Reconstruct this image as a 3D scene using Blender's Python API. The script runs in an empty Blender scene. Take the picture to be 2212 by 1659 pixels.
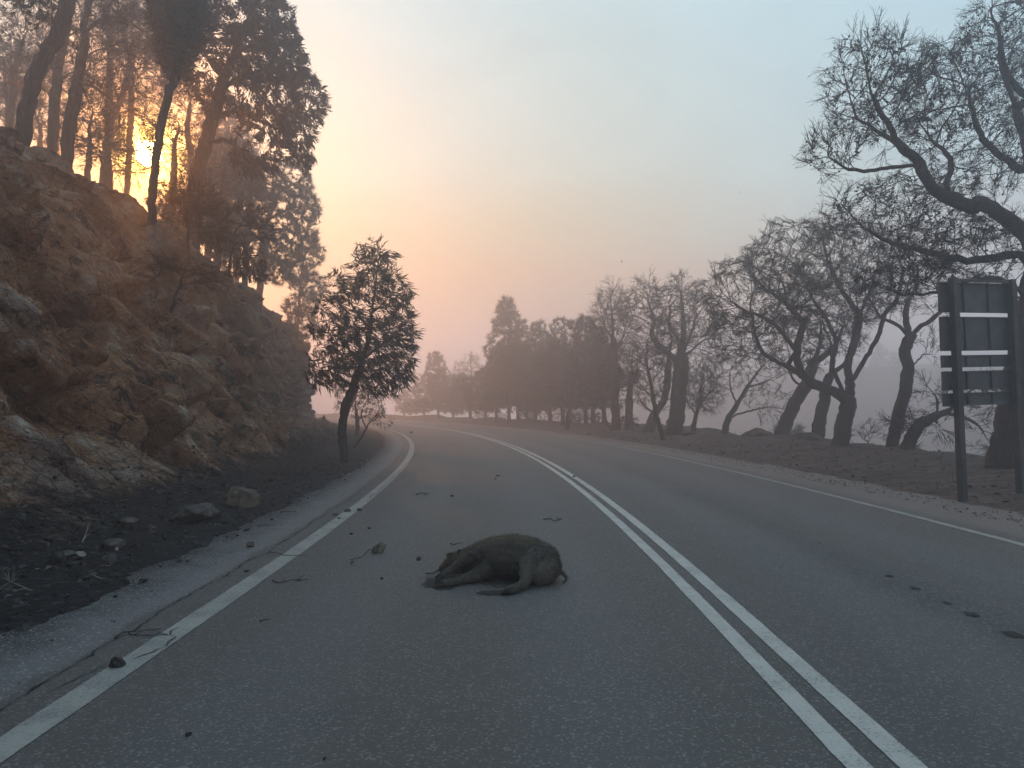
import bpy, math, random, time
import numpy as np
from mathutils import Vector, noise as mn
T0 = time.time()
scene = bpy.context.scene
col = scene.collection

# ------------------------------------------------------------------ camera
FPX, CXP, CYP, HOR, CAMH = 1600.0, 1106.0, 829.5, 880.0, 1.4
PITCH = math.atan((HOR - CYP) / FPX)
cam_data = bpy.data.cameras.new("camera")
cam = bpy.data.objects.new("camera", cam_data)
col.objects.link(cam)
cam.location = (0, 0, CAMH)
cam.rotation_euler = (math.pi / 2 + PITCH, 0, 0)
cam_data.sensor_width = 36.0
cam_data.lens = 36.0 * FPX / 2212.0
cam_data.clip_start = 0.05
cam_data.clip_end = 2000
scene.camera = cam

def PT(x, y, d):
    """world point at depth d (metres along the road axis) seen in direction x, y"""
    r, u = (x - CXP) / FPX, (CYP - y) / FPX
    c, s = math.cos(PITCH), math.sin(PITCH)
    f, up = c - s * u, s + c * u
    return np.array([r / f * d, d, CAMH + up / f * d])

def GP(x, y, z=0.0):
    """world point on the level plane z"""
    p = PT(x, y, 1.0)
    k = (z - CAMH) / (p[2] - CAMH)
    return np.array([p[0] * k, k, z])

# ------------------------------------------------------------------ sky, sun, exposure
SUN_AZ = math.radians(-26.4)      # from straight ahead, negative = left
SUN_EL = math.radians(17.2)
SD = (math.sin(SUN_AZ) * math.cos(SUN_EL), math.cos(SUN_AZ) * math.cos(SUN_EL), math.sin(SUN_EL))
scene.view_settings.view_transform = 'Standard'
scene.view_settings.look = 'None'
scene.view_settings.exposure = 0.6
scene.view_settings.gamma = 1.0
scene.view_settings.use_curve_mapping = False
scene.render.engine = 'CYCLES'
scene.cycles.max_bounces = 6
scene.cycles.diffuse_bounces = 2
scene.cycles.glossy_bounces = 2
scene.cycles.transmission_bounces = 2
scene.cycles.volume_bounces = 3
scene.cycles.sample_clamp_indirect = 4.0
scene.cycles.use_denoising = True
scene.cycles.use_adaptive_sampling = True
scene.cycles.adaptive_threshold = 0.02

class G:
    """tiny node-graph helper"""
    def __init__(self, tree):
        self.t = tree
    def n(self, kind, out=0, **kw):
        nd = self.t.nodes.new(kind)
        for k, v in kw.items():
            if k.startswith('_'):
                setattr(nd, k[1:], v); continue
            key = int(k[1:]) if (k[0] == 'i' and k[1:].isdigit()) else k.replace('__', ' ')
            if isinstance(v, bpy.types.NodeSocket):
                self.t.links.new(v, nd.inputs[key])
            else:
                nd.inputs[key].default_value = v
        return nd.outputs[out]
    def math(self, op, a, b=0.0, c=0.0, clamp=False):
        return self.n('ShaderNodeMath', _operation=op, _use_clamp=clamp, i0=a, i1=b, i2=c)
    def mix(self, f, a, b, blend='MIX'):
        nd = self.t.nodes.new('ShaderNodeMix'); nd.data_type = 'RGBA'; nd.blend_type = blend
        for i, v in ((0, f), (6, a), (7, b)):
            if isinstance(v, bpy.types.NodeSocket): self.t.links.new(v, nd.inputs[i])
            else: nd.inputs[i].default_value = v if i == 0 else (*v, 1.0)
        return nd.outputs[2]
    def ramp(self, f, stops, interp='LINEAR'):
        nd = self.t.nodes.new('ShaderNodeValToRGB')
        cr = nd.color_ramp; cr.interpolation = interp
        while len(cr.elements) < len(stops): cr.elements.new(0.5)
        for e, (p, c) in zip(cr.elements, stops):
            e.position = p
            e.color = (*c, 1.0) if not isinstance(c, float) else (c, c, c, 1.0)
        self.t.links.new(f, nd.inputs[0])
        return nd.outputs[0]
    def noise(self, vec, scale, detail=4.0, rough=0.55, dist=0.0, out=0):
        return self.n('ShaderNodeTexNoise', out=out, Vector=vec, Scale=scale, Detail=detail, Roughness=rough, Distortion=dist)
    def smooth(self, x, a, b):
        return self.n('ShaderNodeMapRange', _interpolation_type='SMOOTHSTEP', Value=x, i1=a, i2=b, i3=0.0, i4=1.0)

world = bpy.data.worlds.new("World")
scene.world = world
world.use_nodes = True
wt = world.node_tree
wt.nodes.clear()
g = G(wt)
gen = g.n('ShaderNodeTexCoord', out=0)
sky = wt.nodes.new('ShaderNodeTexSky')
sky.sky_type = 'NISHITA'
sky.sun_disc = False
sky.sun_elevation = SUN_EL
sky.sun_rotation = SUN_AZ
sky.air_density = 1.0
sky.dust_density = 4.0
sky.ozone_density = 1.5
sep = wt.nodes.new('ShaderNodeSeparateXYZ'); wt.links.new(gen, sep.inputs[0])
elev = sep.outputs[2]
cosang = g.n('ShaderNodeVectorMath', out=1, _operation='DOT_PRODUCT', i0=gen, i1=SD)
wisp = g.noise(g.n('ShaderNodeVectorMath', _operation='MULTIPLY', i0=gen, i1=(1.0, 1.0, 2.2)), 2.2, 5.0, 0.55, 0.6)
wo = g.math('MULTIPLY_ADD', wisp, 0.18, -0.09)
elev2 = g.math('ADD', elev, wo)
K = 10.0                       # the Background runs at strength 0.1
# smoke veil: warm and dense low towards the sun, thin and blue-grey high up and away from it
sunside = g.ramp(elev2, [(0.0, (0.36, 0.40, 0.52)), (0.05, (0.34, 0.34, 0.43)), (0.11, (0.42, 0.22, 0.12)), (0.175, (0.45, 0.25, 0.08)),
                         (0.235, (0.42, 0.37, 0.21)), (0.30, (0.40, 0.46, 0.38)), (0.5, (0.39, 0.53, 0.56)), (1.0, (0.33, 0.47, 0.56))])
offside = g.ramp(elev2, [(0.0, (0.47, 0.50, 0.63)), (0.05, (0.48, 0.48, 0.57)), (0.10, (0.56, 0.46, 0.45)), (0.15, (0.52, 0.50, 0.48)),
                         (0.25, (0.42, 0.56, 0.60)), (0.45, (0.39, 0.56, 0.63)), (1.0, (0.31, 0.46, 0.57))])
side = g.smooth(cosang, 0.50, 0.95)
veil = g.mix(side, offside, sunside)
mott = g.noise(g.n('ShaderNodeVectorMath', _operation='MULTIPLY', i0=gen, i1=(1.0, 1.0, 1.8)), 4.5, 6.0, 0.6, 0.8)
veil = g.n('ShaderNodeVectorMath', _operation='SCALE', i0=veil, Scale=g.math('MULTIPLY_ADD', mott, 0.36, 0.82))
aur = g.math('POWER', g.math('MAXIMUM', cosang, 0.0), 60.0)
aur2 = g.math('POWER', g.math('MAXIMUM', cosang, 0.0), 600.0)
disc = g.smooth(cosang, math.cos(math.radians(0.95)), math.cos(math.radians(0.6)))
def scal(f, c):
    return g.n('ShaderNodeVectorMath', _operation='SCALE', i0=c, Scale=f)
def vadd(a, b):
    return g.n('ShaderNodeVectorMath', _operation='ADD', i0=a, i1=b)
veil = g.mix(g.math('MULTIPLY', g.math('POWER', g.math('MAXIMUM', cosang, 0.0), 120.0), 0.97), veil, (2.1, 0.50, 0.0))
smoke = vadd(veil, scal(aur2, (1.5, 0.60, 0.01)))
aur3 = g.math('POWER', g.math('MAXIMUM', cosang, 0.0), 2600.0)
smoke = vadd(smoke, scal(aur3, (14.0, 8.5, 1.0)))
smoke = vadd(smoke, scal(disc, (40.0, 27.0, 11.0)))
smokeK = g.n('ShaderNodeVectorMath', _operation='SCALE', i0=smoke, Scale=K)
skymix = g.mix(0.88, sky.outputs[0], smokeK)
bg = g.n('ShaderNodeBackground', Color=skymix, Strength=0.1)
wout = wt.nodes.new('ShaderNodeOutputWorld'); wt.links.new(bg, wout.inputs[0])

sun_data = bpy.data.lights.new("sun", 'SUN')
sun_data.energy = 0.7
sun_data.angle = math.radians(1.5)
sun_data.color = (1.0, 0.28, 0.012)
sun = bpy.data.objects.new("sun", sun_data); col.objects.link(sun)
sun.rotation_euler = Vector(SD).to_track_quat('Z', 'Y').to_euler()
sun.location = (-30, 60, 60)

# ------------------------------------------------------------------ helpers
rng = np.random.default_rng(7)
def mesh_np(name, V, faces, smooth=False):
    """V (n,3); faces: list of int arrays, each (m,3) or (m,4)"""
    me = bpy.data.meshes.new(name)
    V = np.asarray(V, dtype=np.float32)
    faces = [np.asarray(f, dtype=np.int32) for f in faces if len(f)]
    me.vertices.add(len(V)); me.vertices.foreach_set('co', V.ravel())
    nl = sum(f.size for f in faces); npoly = sum(len(f) for f in faces)
    me.loops.add(nl); me.polygons.add(npoly)
    me.loops.foreach_set('vertex_index', np.concatenate([f.ravel() for f in faces]))
    tot = np.concatenate([np.full(len(f), f.shape[1], np.int32) for f in faces])
    me.polygons.foreach_set('loop_start', np.concatenate([[0], np.cumsum(tot)[:-1]]).astype(np.int32))
    me.polygons.foreach_set('use_smooth', np.full(npoly, smooth, dtype=bool))
    me.update(calc_edges=True); me.validate()
    return me
def obj(name, me, mat=None, parent=None, **props):
    o = bpy.data.objects.new(name, me); col.objects.link(o)
    if mat is not None:
        if len(me.materials): me.materials[0] = mat
        else: me.materials.append(mat)
    if parent is not None: o.parent = parent
    for k, v in props.items(): o[k] = v
    return o
def thing(name, label, category, loc=(0, 0, 0), group=None, rz=0.0):
    o = bpy.data.objects.new(name, None); col.objects.link(o)
    o.empty_display_size = 0.2
    o.location = loc; o.rotation_euler = (0, 0, rz)
    o['label'] = label; o['category'] = category
    if group: o['group'] = group
    return o
def tag(o, label, category, group=None):
    o['label'] = label; o['category'] = category
    if group: o['group'] = group
    return o
def box_me(name, x0, x1, y0, y1, z0, z1, bev=0.0):
    V = [(x, y, z) for z in (z0, z1) for y in (y0, y1) for x in (x0, x1)]
    F = [(0, 2, 3, 1), (4, 5, 7, 6), (0, 1, 5, 4), (2, 6, 7, 3), (0, 4, 6, 2), (1, 3, 7, 5)]
    return mesh_np(name, V, [np.array(F)])
def material(name, build):
    m = bpy.data.materials.new(name); m.use_nodes = True
    t = m.node_tree; t.nodes.clear()
    q = G(t)
    surf = build(q)
    o = t.nodes.new('ShaderNodeOutputMaterial'); t.links.new(surf, o.inputs[0])
    return m
def principled(q, color, rough, normal=None, spec=0.5):
    kw = {'Base__Color': color if isinstance(color, bpy.types.NodeSocket) else (*color, 1.0), 'Roughness': rough}
    if normal is not None: kw['Normal'] = normal
    s = q.n('ShaderNodeBsdfPrincipled', **kw)
    if isinstance(spec, bpy.types.NodeSocket): q.t.links.new(spec, s.node.inputs['Specular IOR Level'])
    else: s.node.inputs['Specular IOR Level'].default_value = spec
    return s
def bump(q, h, strength, dist):
    return q.n('ShaderNodeBump', Height=h, Strength=strength, Distance=dist)
def coords(q, kind='Object'):
    nd = q.t.nodes.new('ShaderNodeTexCoord'); return nd.outputs[kind]
def smoothstep(x, a, b):
    k = np.clip((np.asarray(x, float) - a) / (b - a), 0, 1); return k * k * (3 - 2 * k)

# ------------------------------------------------------------------ road frame: (s along, t to the right of the centre line)
XC, S0, RAD = 1.45, 5.0, 160.0
def RT(s, t):
    s, t = np.asarray(s, float), np.asarray(t, float)
    a = np.maximum(s - S0, 0) / RAD
    x = np.where(s < S0, XC + t, XC - RAD + (RAD + t) * np.cos(a))
    y = np.where(s < S0, s, S0 + (RAD + t) * np.sin(a))
    return x, y
def ST(x, y):
    if y < S0: return y, x - XC
    dx, dy = x - (XC - RAD), y - S0
    return S0 + RAD * math.atan2(dy, dx), math.hypot(dx, dy) - RAD

# materials -----------------------------------------------------------
def m_asphalt(q):
    uv = coords(q, 'UV')
    s3 = q.t.nodes.new('ShaderNodeSeparateXYZ'); q.t.links.new(uv, s3.inputs[0])
    t = s3.outputs[0]
    p = coords(q)
    big = q.noise(p, 0.35, 4.0, 0.6)
    pat = q.noise(p, 2.3, 5.0, 0.65, 0.5)
    fine = q.noise(p, 130.0, 2.0, 0.6)
    stones = q.n('ShaderNodeTexVoronoi', out=1, Vector=p, Scale=95.0)      # a random colour for each stone
    sv = q.t.nodes.new('ShaderNodeSeparateColor'); q.t.links.new(stones, sv.inputs[0])
    fleck = q.smooth(sv.outputs[0], 0.80, 0.98)
    edge = q.n('ShaderNodeTexVoronoi', Vector=p, Scale=95.0)
    # wheel tracks run with the road
    tw = q.math('ADD', t, q.math('MULTIPLY', q.math('SUBTRACT', big, 0.5), 0.5))
    tr = q.math('ABSOLUTE', q.math('SUBTRACT', q.math('ABSOLUTE', q.math('SUBTRACT', q.math('ABSOLUTE', tw), 1.85)), 0.8))
    track = q.math('SUBTRACT', 1.0, q.smooth(tr, 0.1, 0.6))
    base = q.mix(pat, (0.062, 0.053, 0.050), (0.094, 0.082, 0.077))
    base = q.mix(q.math('MULTIPLY', track, 0.45), base, (0.105, 0.100, 0.102))
    seam = q.math('SUBTRACT', 1.0, q.smooth(q.math('ABSOLUTE', q.math('SUBTRACT', tw, 1.62)), 0.04, 0.40))
    base = q.mix(q.math('MULTIPLY', seam, q.math('MULTIPLY', pat, 0.9)), base, (0.035, 0.036, 0.040))
    # old coarse shoulder left of the joint, dusty shoulder on the right
    tj = q.math('ADD', t, q.math('MULTIPLY', q.math('SUBTRACT', q.noise(p, 1.7, 3.0), 0.5), 0.22))
    lsh = q.math('SUBTRACT', 1.0, q.smooth(tj, -3.93, -3.86))
    rsh = q.smooth(tj, 3.93, 4.25)
    base = q.mix(q.math('MULTIPLY', lsh, 0.9), base, q.mix(pat, (0.10, 0.092, 0.095), (0.155, 0.142, 0.142)))
    dust = q.mix(pat, (0.115, 0.088, 0.077), (0.19, 0.148, 0.13))
    base = q.mix(q.math('MULTIPLY', rsh, 0.85), base, dust)
    soot = q.math('MULTIPLY', q.math('SUBTRACT', 1.0, q.smooth(q.math('ADD', tj, q.math('MULTIPLY', q.math('SUBTRACT', pat, 0.5), 0.7)), -4.7, -3.95)), 0.88)
    base = q.mix(soot, base, (0.030, 0.029, 0.032))
    # stain spots
    spots = q.smooth(q.noise(p, 0.9, 3.0, 0.5, 1.0), 0.63, 0.72)
    base = q.mix(q.math('MULTIPLY', spots, 0.25), base, (0.045, 0.046, 0.05))
    base = q.mix(q.math('MULTIPLY', q.math('SUBTRACT', fine, 0.35), 0.9, clamp=True), base, (0.05, 0.052, 0.058))
    base = q.mix(q.math('MULTIPLY', fleck, q.math('MULTIPLY_ADD', lsh, 0.35, 0.45)), base, (0.30, 0.29, 0.29))
    h = q.math('ADD', q.math('MULTIPLY', fine, 0.5), q.math('MULTIPLY', edge, -0.9))
    h = q.math('ADD', h, q.math('MULTIPLY', pat, 0.6))
    return principled(q, base, q.math('ADD', q.math('MULTIPLY_ADD', pat, 0.2, 0.60), q.math('MULTIPLY', soot, 0.3), clamp=True), bump(q, h, 0.6, 0.006), q.math('MULTIPLY_ADD', soot, -0.34, 0.36))
ASPHALT = material("asphalt", m_asphalt)

def m_paint(q, p0=(0.33, 0.315, 0.29), p1=(0.50, 0.48, 0.445), more=0.0):
    p = coords(q)
    wear = q.noise(p, 70.0, 5.0, 0.75)
    wear2 = q.noise(p, 3.0, 4.0, 0.6)
    mask = q.smooth(q.math('ADD', wear, q.math('MULTIPLY', q.math('SUBTRACT', wear2, 0.5), 0.5)), 0.30 + more, 0.48 + more)
    crack = q.n('ShaderNodeTexVoronoi', _feature='DISTANCE_TO_EDGE', Vector=q.n('ShaderNodeVectorMath', _operation='ADD', i0=p, i1=q.n('ShaderNodeVectorMath', _operation='SCALE', i0=q.noise(p, 8.0, 3.0, 0.6, 0.0, 1), Scale=0.25)), Scale=9.0)
    cm = q.smooth(crack, 0.0, 0.018)
    colr = q.mix(wear2, p0, p1)
    colr = q.mix(q.math('MULTIPLY', mask, q.math('MULTIPLY_ADD', cm, 0.55, 0.45)), (0.13, 0.13, 0.135), colr)
    return principled(q, colr, 0.62, bump(q, wear, 0.4, 0.004), 0.4)
PAINT = material("road_paint", m_paint)
PAINT_OLD = material("worn_road_paint", lambda q: m_paint(q, (0.21, 0.20, 0.185), (0.33, 0.315, 0.29), 0.06))
CRACK = material("crack_tar", lambda q: principled(q, q.mix(q.noise(coords(q), 40.0), (0.016, 0.016, 0.018), (0.03, 0.03, 0.032)), 0.9, None, 0.2))

def m_cliff(q):
    p = coords(q)
    mp = q.t.nodes.new('ShaderNodeMapping'); q.t.links.new(p, mp.inputs[0])
    mp.inputs['Rotation'].default_value = (math.radians(32), 0.0, 0.0)
    mp.inputs['Scale'].default_value = (1.0, 0.45, 1.9)
    mp.inputs['Scale'].default_value = (1.0, 1.0, 1.0)
    mq = q.t.nodes.new('ShaderNodeMapping'); q.t.links.new(mp.outputs[0], mq.inputs[0]); mq.inputs['Scale'].default_value = (1.0, 0.5, 1.7)
    r = mq.outputs[0]
    big = q.noise(r, 0.45, 5.0, 0.6, 0.3)
    mid = q.noise(r, 1.9, 8.0, 0.72, 0.0)
    fine = q.noise(r, 11.0, 8.0, 0.72)
    grit = q.noise(p, 48.0, 4.0, 0.7)
    c = q.ramp(big, [(0.30, (0.12, 0.082, 0.066)), (0.44, (0.25, 0.125, 0.075)), (0.54, (0.34, 0.185, 0.11)), (0.68, (0.21, 0.155, 0.13))])
    c = q.mix(q.smooth(mid, 0.52, 0.68), c, (0.40, 0.32, 0.26))
    c = q.mix(q.smooth(mid, 0.49, 0.38), c, (0.050, 0.036, 0.032))  # crevice shade put into the colour: low parts of the relief darkened
    c = q.mix(q.math('MULTIPLY', q.smooth(fine, 0.55, 0.78), 0.55), c, (0.46, 0.39, 0.33))
    c = q.mix(q.math('MULTIPLY', q.smooth(fine, 0.48, 0.30), 0.7), c, (0.045, 0.034, 0.030))  # finer hollows darkened the same way, painted crevice shade
    pale = q.math('MULTIPLY', q.smooth(q.noise(p, 0.55, 3.0, 0.5, 0.5), 0.60, 0.68), q.smooth(fine, 0.45, 0.62))
    c = q.mix(q.math('MULTIPLY', pale, 0.85), c, (0.42, 0.37, 0.335))
    # ash and char lie on the flat foot of the slope (low ground the fire ran over) and in a ragged band up the talus
    s3 = q.t.nodes.new('ShaderNodeSeparateXYZ'); q.t.links.new(p, s3.inputs[0])
    zz = q.math('ADD', s3.outputs[2], q.math('MULTIPLY', q.math('SUBTRACT', mid, 0.5), 1.3))
    char = q.math('SUBTRACT', 1.0, q.smooth(zz, 0.25, 0.75))
    ash = q.mix(q.smooth(fine, 0.5, 0.72), (0.014, 0.013, 0.015), (0.042, 0.040, 0.045))
    ash = q.mix(q.smooth(q.noise(p, 7.0, 6.0, 0.75, 1.2), 0.54, 0.72), ash, (0.13, 0.13, 0.14))
    c = q.mix(char, c, ash)
    ck = q.n('ShaderNodeTexVoronoi', _feature='DISTANCE_TO_EDGE', Vector=q.n('ShaderNodeVectorMath', _operation='ADD', i0=r, i1=q.n('ShaderNodeVectorMath', _operation='SCALE', i0=q.noise(r, 3.0, 4.0, 0.6, 0.0, 1), Scale=0.35)), Scale=3.4)
    ck2 = q.n('ShaderNodeTexVoronoi', _feature='DISTANCE_TO_EDGE', Vector=q.n('ShaderNodeVectorMath', _operation='ADD', i0=r, i1=q.n('ShaderNodeVectorMath', _operation='SCALE', i0=q.noise(r, 9.0, 4.0, 0.6, 0.0, 1), Scale=0.12)), Scale=10.0)
    h = q.math('ADD', q.math('MULTIPLY', mid, 0.45), q.math('MULTIPLY', fine, 0.22))
    h = q.math('ADD', h, q.math('MULTIPLY', grit, 0.06))
    h = q.math('ADD', h, q.math('MULTIPLY', q.smooth(ck, 0.0, 0.04), 0.34))
    h = q.math('ADD', h, q.math('MULTIPLY', q.smooth(ck2, 0.0, 0.06), 0.14))
    return principled(q, c, 0.93, bump(q, h, 1.0, 0.16), 0.2)
CLIFF = material("rocky_earth", m_cliff)

def m_ground(q):
    p = coords(q)
    mp = q.t.nodes.new('ShaderNodeMapping'); q.t.links.new(p, mp.inputs[0]); mp.inputs['Scale'].default_value = (0.55, 1.0, 1.0)
    r = mp.outputs[0]
    big = q.noise(p, 0.5, 4.0, 0.6, 0.4)
    mid = q.noise(r, 3.2, 7.0, 0.7, 0.8)
    fine = q.noise(r, 24.0, 6.0, 0.75)
    c = q.mix(q.smooth(mid, 0.38, 0.64), (0.046, 0.036, 0.033), (0.125, 0.090, 0.077))
    c = q.mix(q.math('MULTIPLY', q.smooth(fine, 0.52, 0.74), 0.7), c, (0.22, 0.165, 0.14))
    c = q.mix(q.math('MULTIPLY', q.smooth(fine, 0.46, 0.30), 0.8), c, (0.028, 0.022, 0.021))
    c = q.mix(q.math('MULTIPLY', q.smooth(big, 0.48, 0.66), 0.55), c, (0.035, 0.029, 0.028))
    h = q.math('ADD', mid, q.math('MULTIPLY', fine, 0.5))
    return principled(q, c, 0.95, bump(q, h, 0.9, 0.07), 0.15)
GROUND = material("burnt_ground", m_ground)

def bark(name, c0, c1, c2):
    def f(q):
        p = coords(q)
        mp = q.t.nodes.new('ShaderNodeMapping'); q.t.links.new(p, mp.inputs[0]); mp.inputs['Scale'].default_value = (1.0, 1.0, 0.22)
        a = q.noise(mp.outputs[0], 16.0, 6.0, 0.7, 0.5)
        b = q.noise(p, 1.3, 3.0)
        c = q.ramp(a, [(0.33, c0), (0.52, c1), (0.72, c2)])
        c = q.mix(q.math('MULTIPLY', q.smooth(b, 0.5, 0.7), 0.6), c, c0)
        return principled(q, c, 0.9, bump(q, a, 1.0, 0.05), 0.2)
    return material(name, f)
BARK_BURNT = bark("charred_bark", (0.012, 0.010, 0.010), (0.034, 0.025, 0.022), (0.085, 0.058, 0.045))
BARK_BROWN = bark("scorched_bark", (0.022, 0.017, 0.015), (0.060, 0.043, 0.034), (0.13, 0.095, 0.072))
def leafy(name, c0, c1, trans):
    def f(q):
        p = coords(q)
        a = q.noise(p, 1.6, 4.0, 0.7)
        b = q.noise(p, 23.0, 2.0, 0.7)
        c = q.mix(q.smooth(q.math('ADD', q.math('MULTIPLY', a, 0.6), q.math('MULTIPLY', b, 0.4)), 0.36, 0.64), c0, c1)
        d = q.n('ShaderNodeBsdfDiffuse', Color=c)
        tr = q.n('ShaderNodeBsdfTranslucent', Color=c)
        return q.n('ShaderNodeMixShader', i0=trans, i1=d, i2=tr)
    return material(name, f)
TWIG = leafy("charred_twig", (0.010, 0.009, 0.009), (0.034, 0.026, 0.024), 0.0)
LEAF = leafy("scorched_leaf", (0.022, 0.016, 0.013), (0.064, 0.043, 0.034), 0.3)
NEEDLE = leafy("dull_needles", (0.026, 0.025, 0.018), (0.060, 0.052, 0.036), 0.25)

# ------------------------------------------------------------------ road
def ribbon(name, s, tl, tr, z, mat, parent=None, nt=1, wob=0.0, seed=0):
    """strip along the road between offsets tl and tr"""
    n = len(s)
    tl = np.broadcast_to(tl, n).astype(float).copy(); tr = np.broadcast_to(tr, n).astype(float).copy()
    if wob:
        tl += np.array([mn.noise((a * 3.1, seed, 0.3)) + 0.7 * mn.noise((a * 11.0, seed, 5.3)) for a in s]) * wob
        tr += np.array([mn.noise((a * 3.1, seed, 9.3)) + 0.7 * mn.noise((a * 11.0, seed, 7.7)) for a in s]) * wob
    k = np.linspace(0, 1, nt + 1)
    T = tl[:, None] * (1 - k) + tr[:, None] * k
    S = np.repeat(s[:, None], nt + 1, 1)
    x, y = RT(S, T)
    V = np.stack([x, y, np.full_like(x, z)], -1).reshape(-1, 3)
    i = np.arange(n - 1)[:, None] * (nt + 1) + np.arange(nt)[None]
    F = np.stack([i, i + 1, i + nt + 2, i + nt + 1], -1).reshape(-1, 4)
    me = mesh_np(name, V, [F])
    uvl = me.uv_layers.new(name='UVMap')
    uv = np.stack([T.ravel(), S.ravel()], -1)[F.ravel()]
    uvl.data.foreach_set('uv', uv.astype(np.float32).ravel())
    return obj(name, me, mat, parent)
s_road = np.concatenate([np.arange(-16, 30, 0.5), np.arange(30, 150, 1.5)])
road = ribbon("road", s_road, -5.3, 5.5, 0.0, ASPHALT, nt=18)
road['kind'] = 'structure'; road['label'] = 'grey two lane asphalt road bending left into the smoke'
s_l = np.concatenate([np.arange(-10, 22, 0.04), np.arange(22, 140, 0.5)])
ribbon("centre_line", s_l, -0.155, -0.05, 0.004, PAINT, road, wob=0.004, seed=1)
ribbon("centre_line", s_l, 0.055, 0.165, 0.004, PAINT, road, wob=0.004, seed=2)
ribbon("edge_line", s_l, -3.62, -3.455, 0.004, PAINT_OLD, road, wob=0.006, seed=3)
ribbon("edge_line", s_l, 3.72, 3.83, 0.004, PAINT_OLD, road, wob=0.006, seed=4)
def crack(pts, w, seed, z=0.0065):
    """irregular crack through (s, t) points"""
    P = np.array(pts, float); L = np.concatenate([[0], np.cumsum(np.hypot(*np.diff(P, axis=0).T))])
    u = np.arange(0, L[-1], 0.025)
    s, t = np.interp(u, L, P[:, 0]), np.interp(u, L, P[:, 1])
    j = np.array([mn.noise((a * 2.0, seed, 1.0)) * 0.06 + mn.noise((a * 9.0, seed, 2.0)) * 0.03 + mn.noise((a * 30.0, seed, 3.0)) * 0.014 for a in u])
    d = P[-1] - P[0]; d /= np.hypot(*d)
    s, t = s - j * d[1], t + j * d[0]
    ww = w * np.clip(np.array([0.7 + 2.2 * mn.noise((a * 6.0, seed, 8.0)) for a in u]), 0.12, 2.2)
    x, y = RT(s, t)
    tx, ty = np.gradient(x), np.gradient(y); ln = np.hypot(tx, ty) + 1e-9
    nx, ny = -ty / ln, tx / ln
    V = np.concatenate([np.stack([x + nx * ww, y + ny * ww, np.full_like(x, z)], -1), np.stack([x - nx * ww, y - ny * ww, np.full_like(x, z)], -1)])
    n = len(u); i = np.arange(n - 1)
    return obj("crack", mesh_np("crack", V, [np.stack([i + n, i + n + 1, i + 1, i], -1)]), CRACK, road)
def cs(x, y):
    p = GP(x, y); return ST(p[0], p[1])
crack([(1.5, -3.83), (3.2, -3.80), (5.4, -3.86), (7.5, -3.80), (9.3, -3.83), (12, -3.80), (17, -3.86), (24, -3.8)], 0.0055, 11)
crack([cs(60, 1520), cs(150, 1478), cs(235, 1436), cs(320, 1410), cs(362, 1395)], 0.003, 12)
crack([cs(362, 1398), cs(372, 1384), cs(368, 1366), cs(384, 1356)], 0.006, 13, 0.0085)
crack([cs(318, 1356), cs(345, 1366), cs(372, 1372)], 0.0035, 14, 0.0105)
crack([cs(790, 1085), cs(835, 1045), cs(880, 1000), cs(905, 968)], 0.006, 15)
crack([(18.6, -3.3), (18.9, -1.0), (18.5, 1.2), (18.8, 3.4)], 0.008, 16)

# ------------------------------------------------------------------ left hillside
PROF = np.array([(-4.2, -0.06), (-4.9, 0.05), (-5.6, 0.10), (-6.05, 0.22), (-6.5, 0.62), (-6.85, 1.25), (-7.15, 2.2), (-7.5, 3.1), (-7.95, 3.95),
                 (-8.6, 4.85), (-9.7, 5.75), (-11.5, 6.75), (-15.5, 8.3), (-24, 11.0), (-36, 13.2), (-50, 14.2), (-62, 14.5)])
def left_profile(s):
    t, z = PROF[:, 0].copy(), PROF[:, 1].copy()
    rec = float(smoothstep(s, 18.3, 20.6)); far = float(smoothstep(s, 26, 60))
    w = np.clip((-t - 5.6) / 1.0, 0, 1)
    t = t - np.clip((-t - 5.6) / 0.5, 0, 1) * np.clip((5.2 - z) / 3.6, 0.12, 1) * (1.75 * rec)
    face = np.clip((-t - 6.0) / 1.2, 0, 1) * np.clip(1 - (-t - 12) / 20, 0, 1)
    z = z * (1 - 0.15 * far)
    return t, z
def z_left(x, y):
    s, t = ST(x, y); tt, zz = left_profile(s)
    return float(np.interp(-t, -tt, zz))
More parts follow.
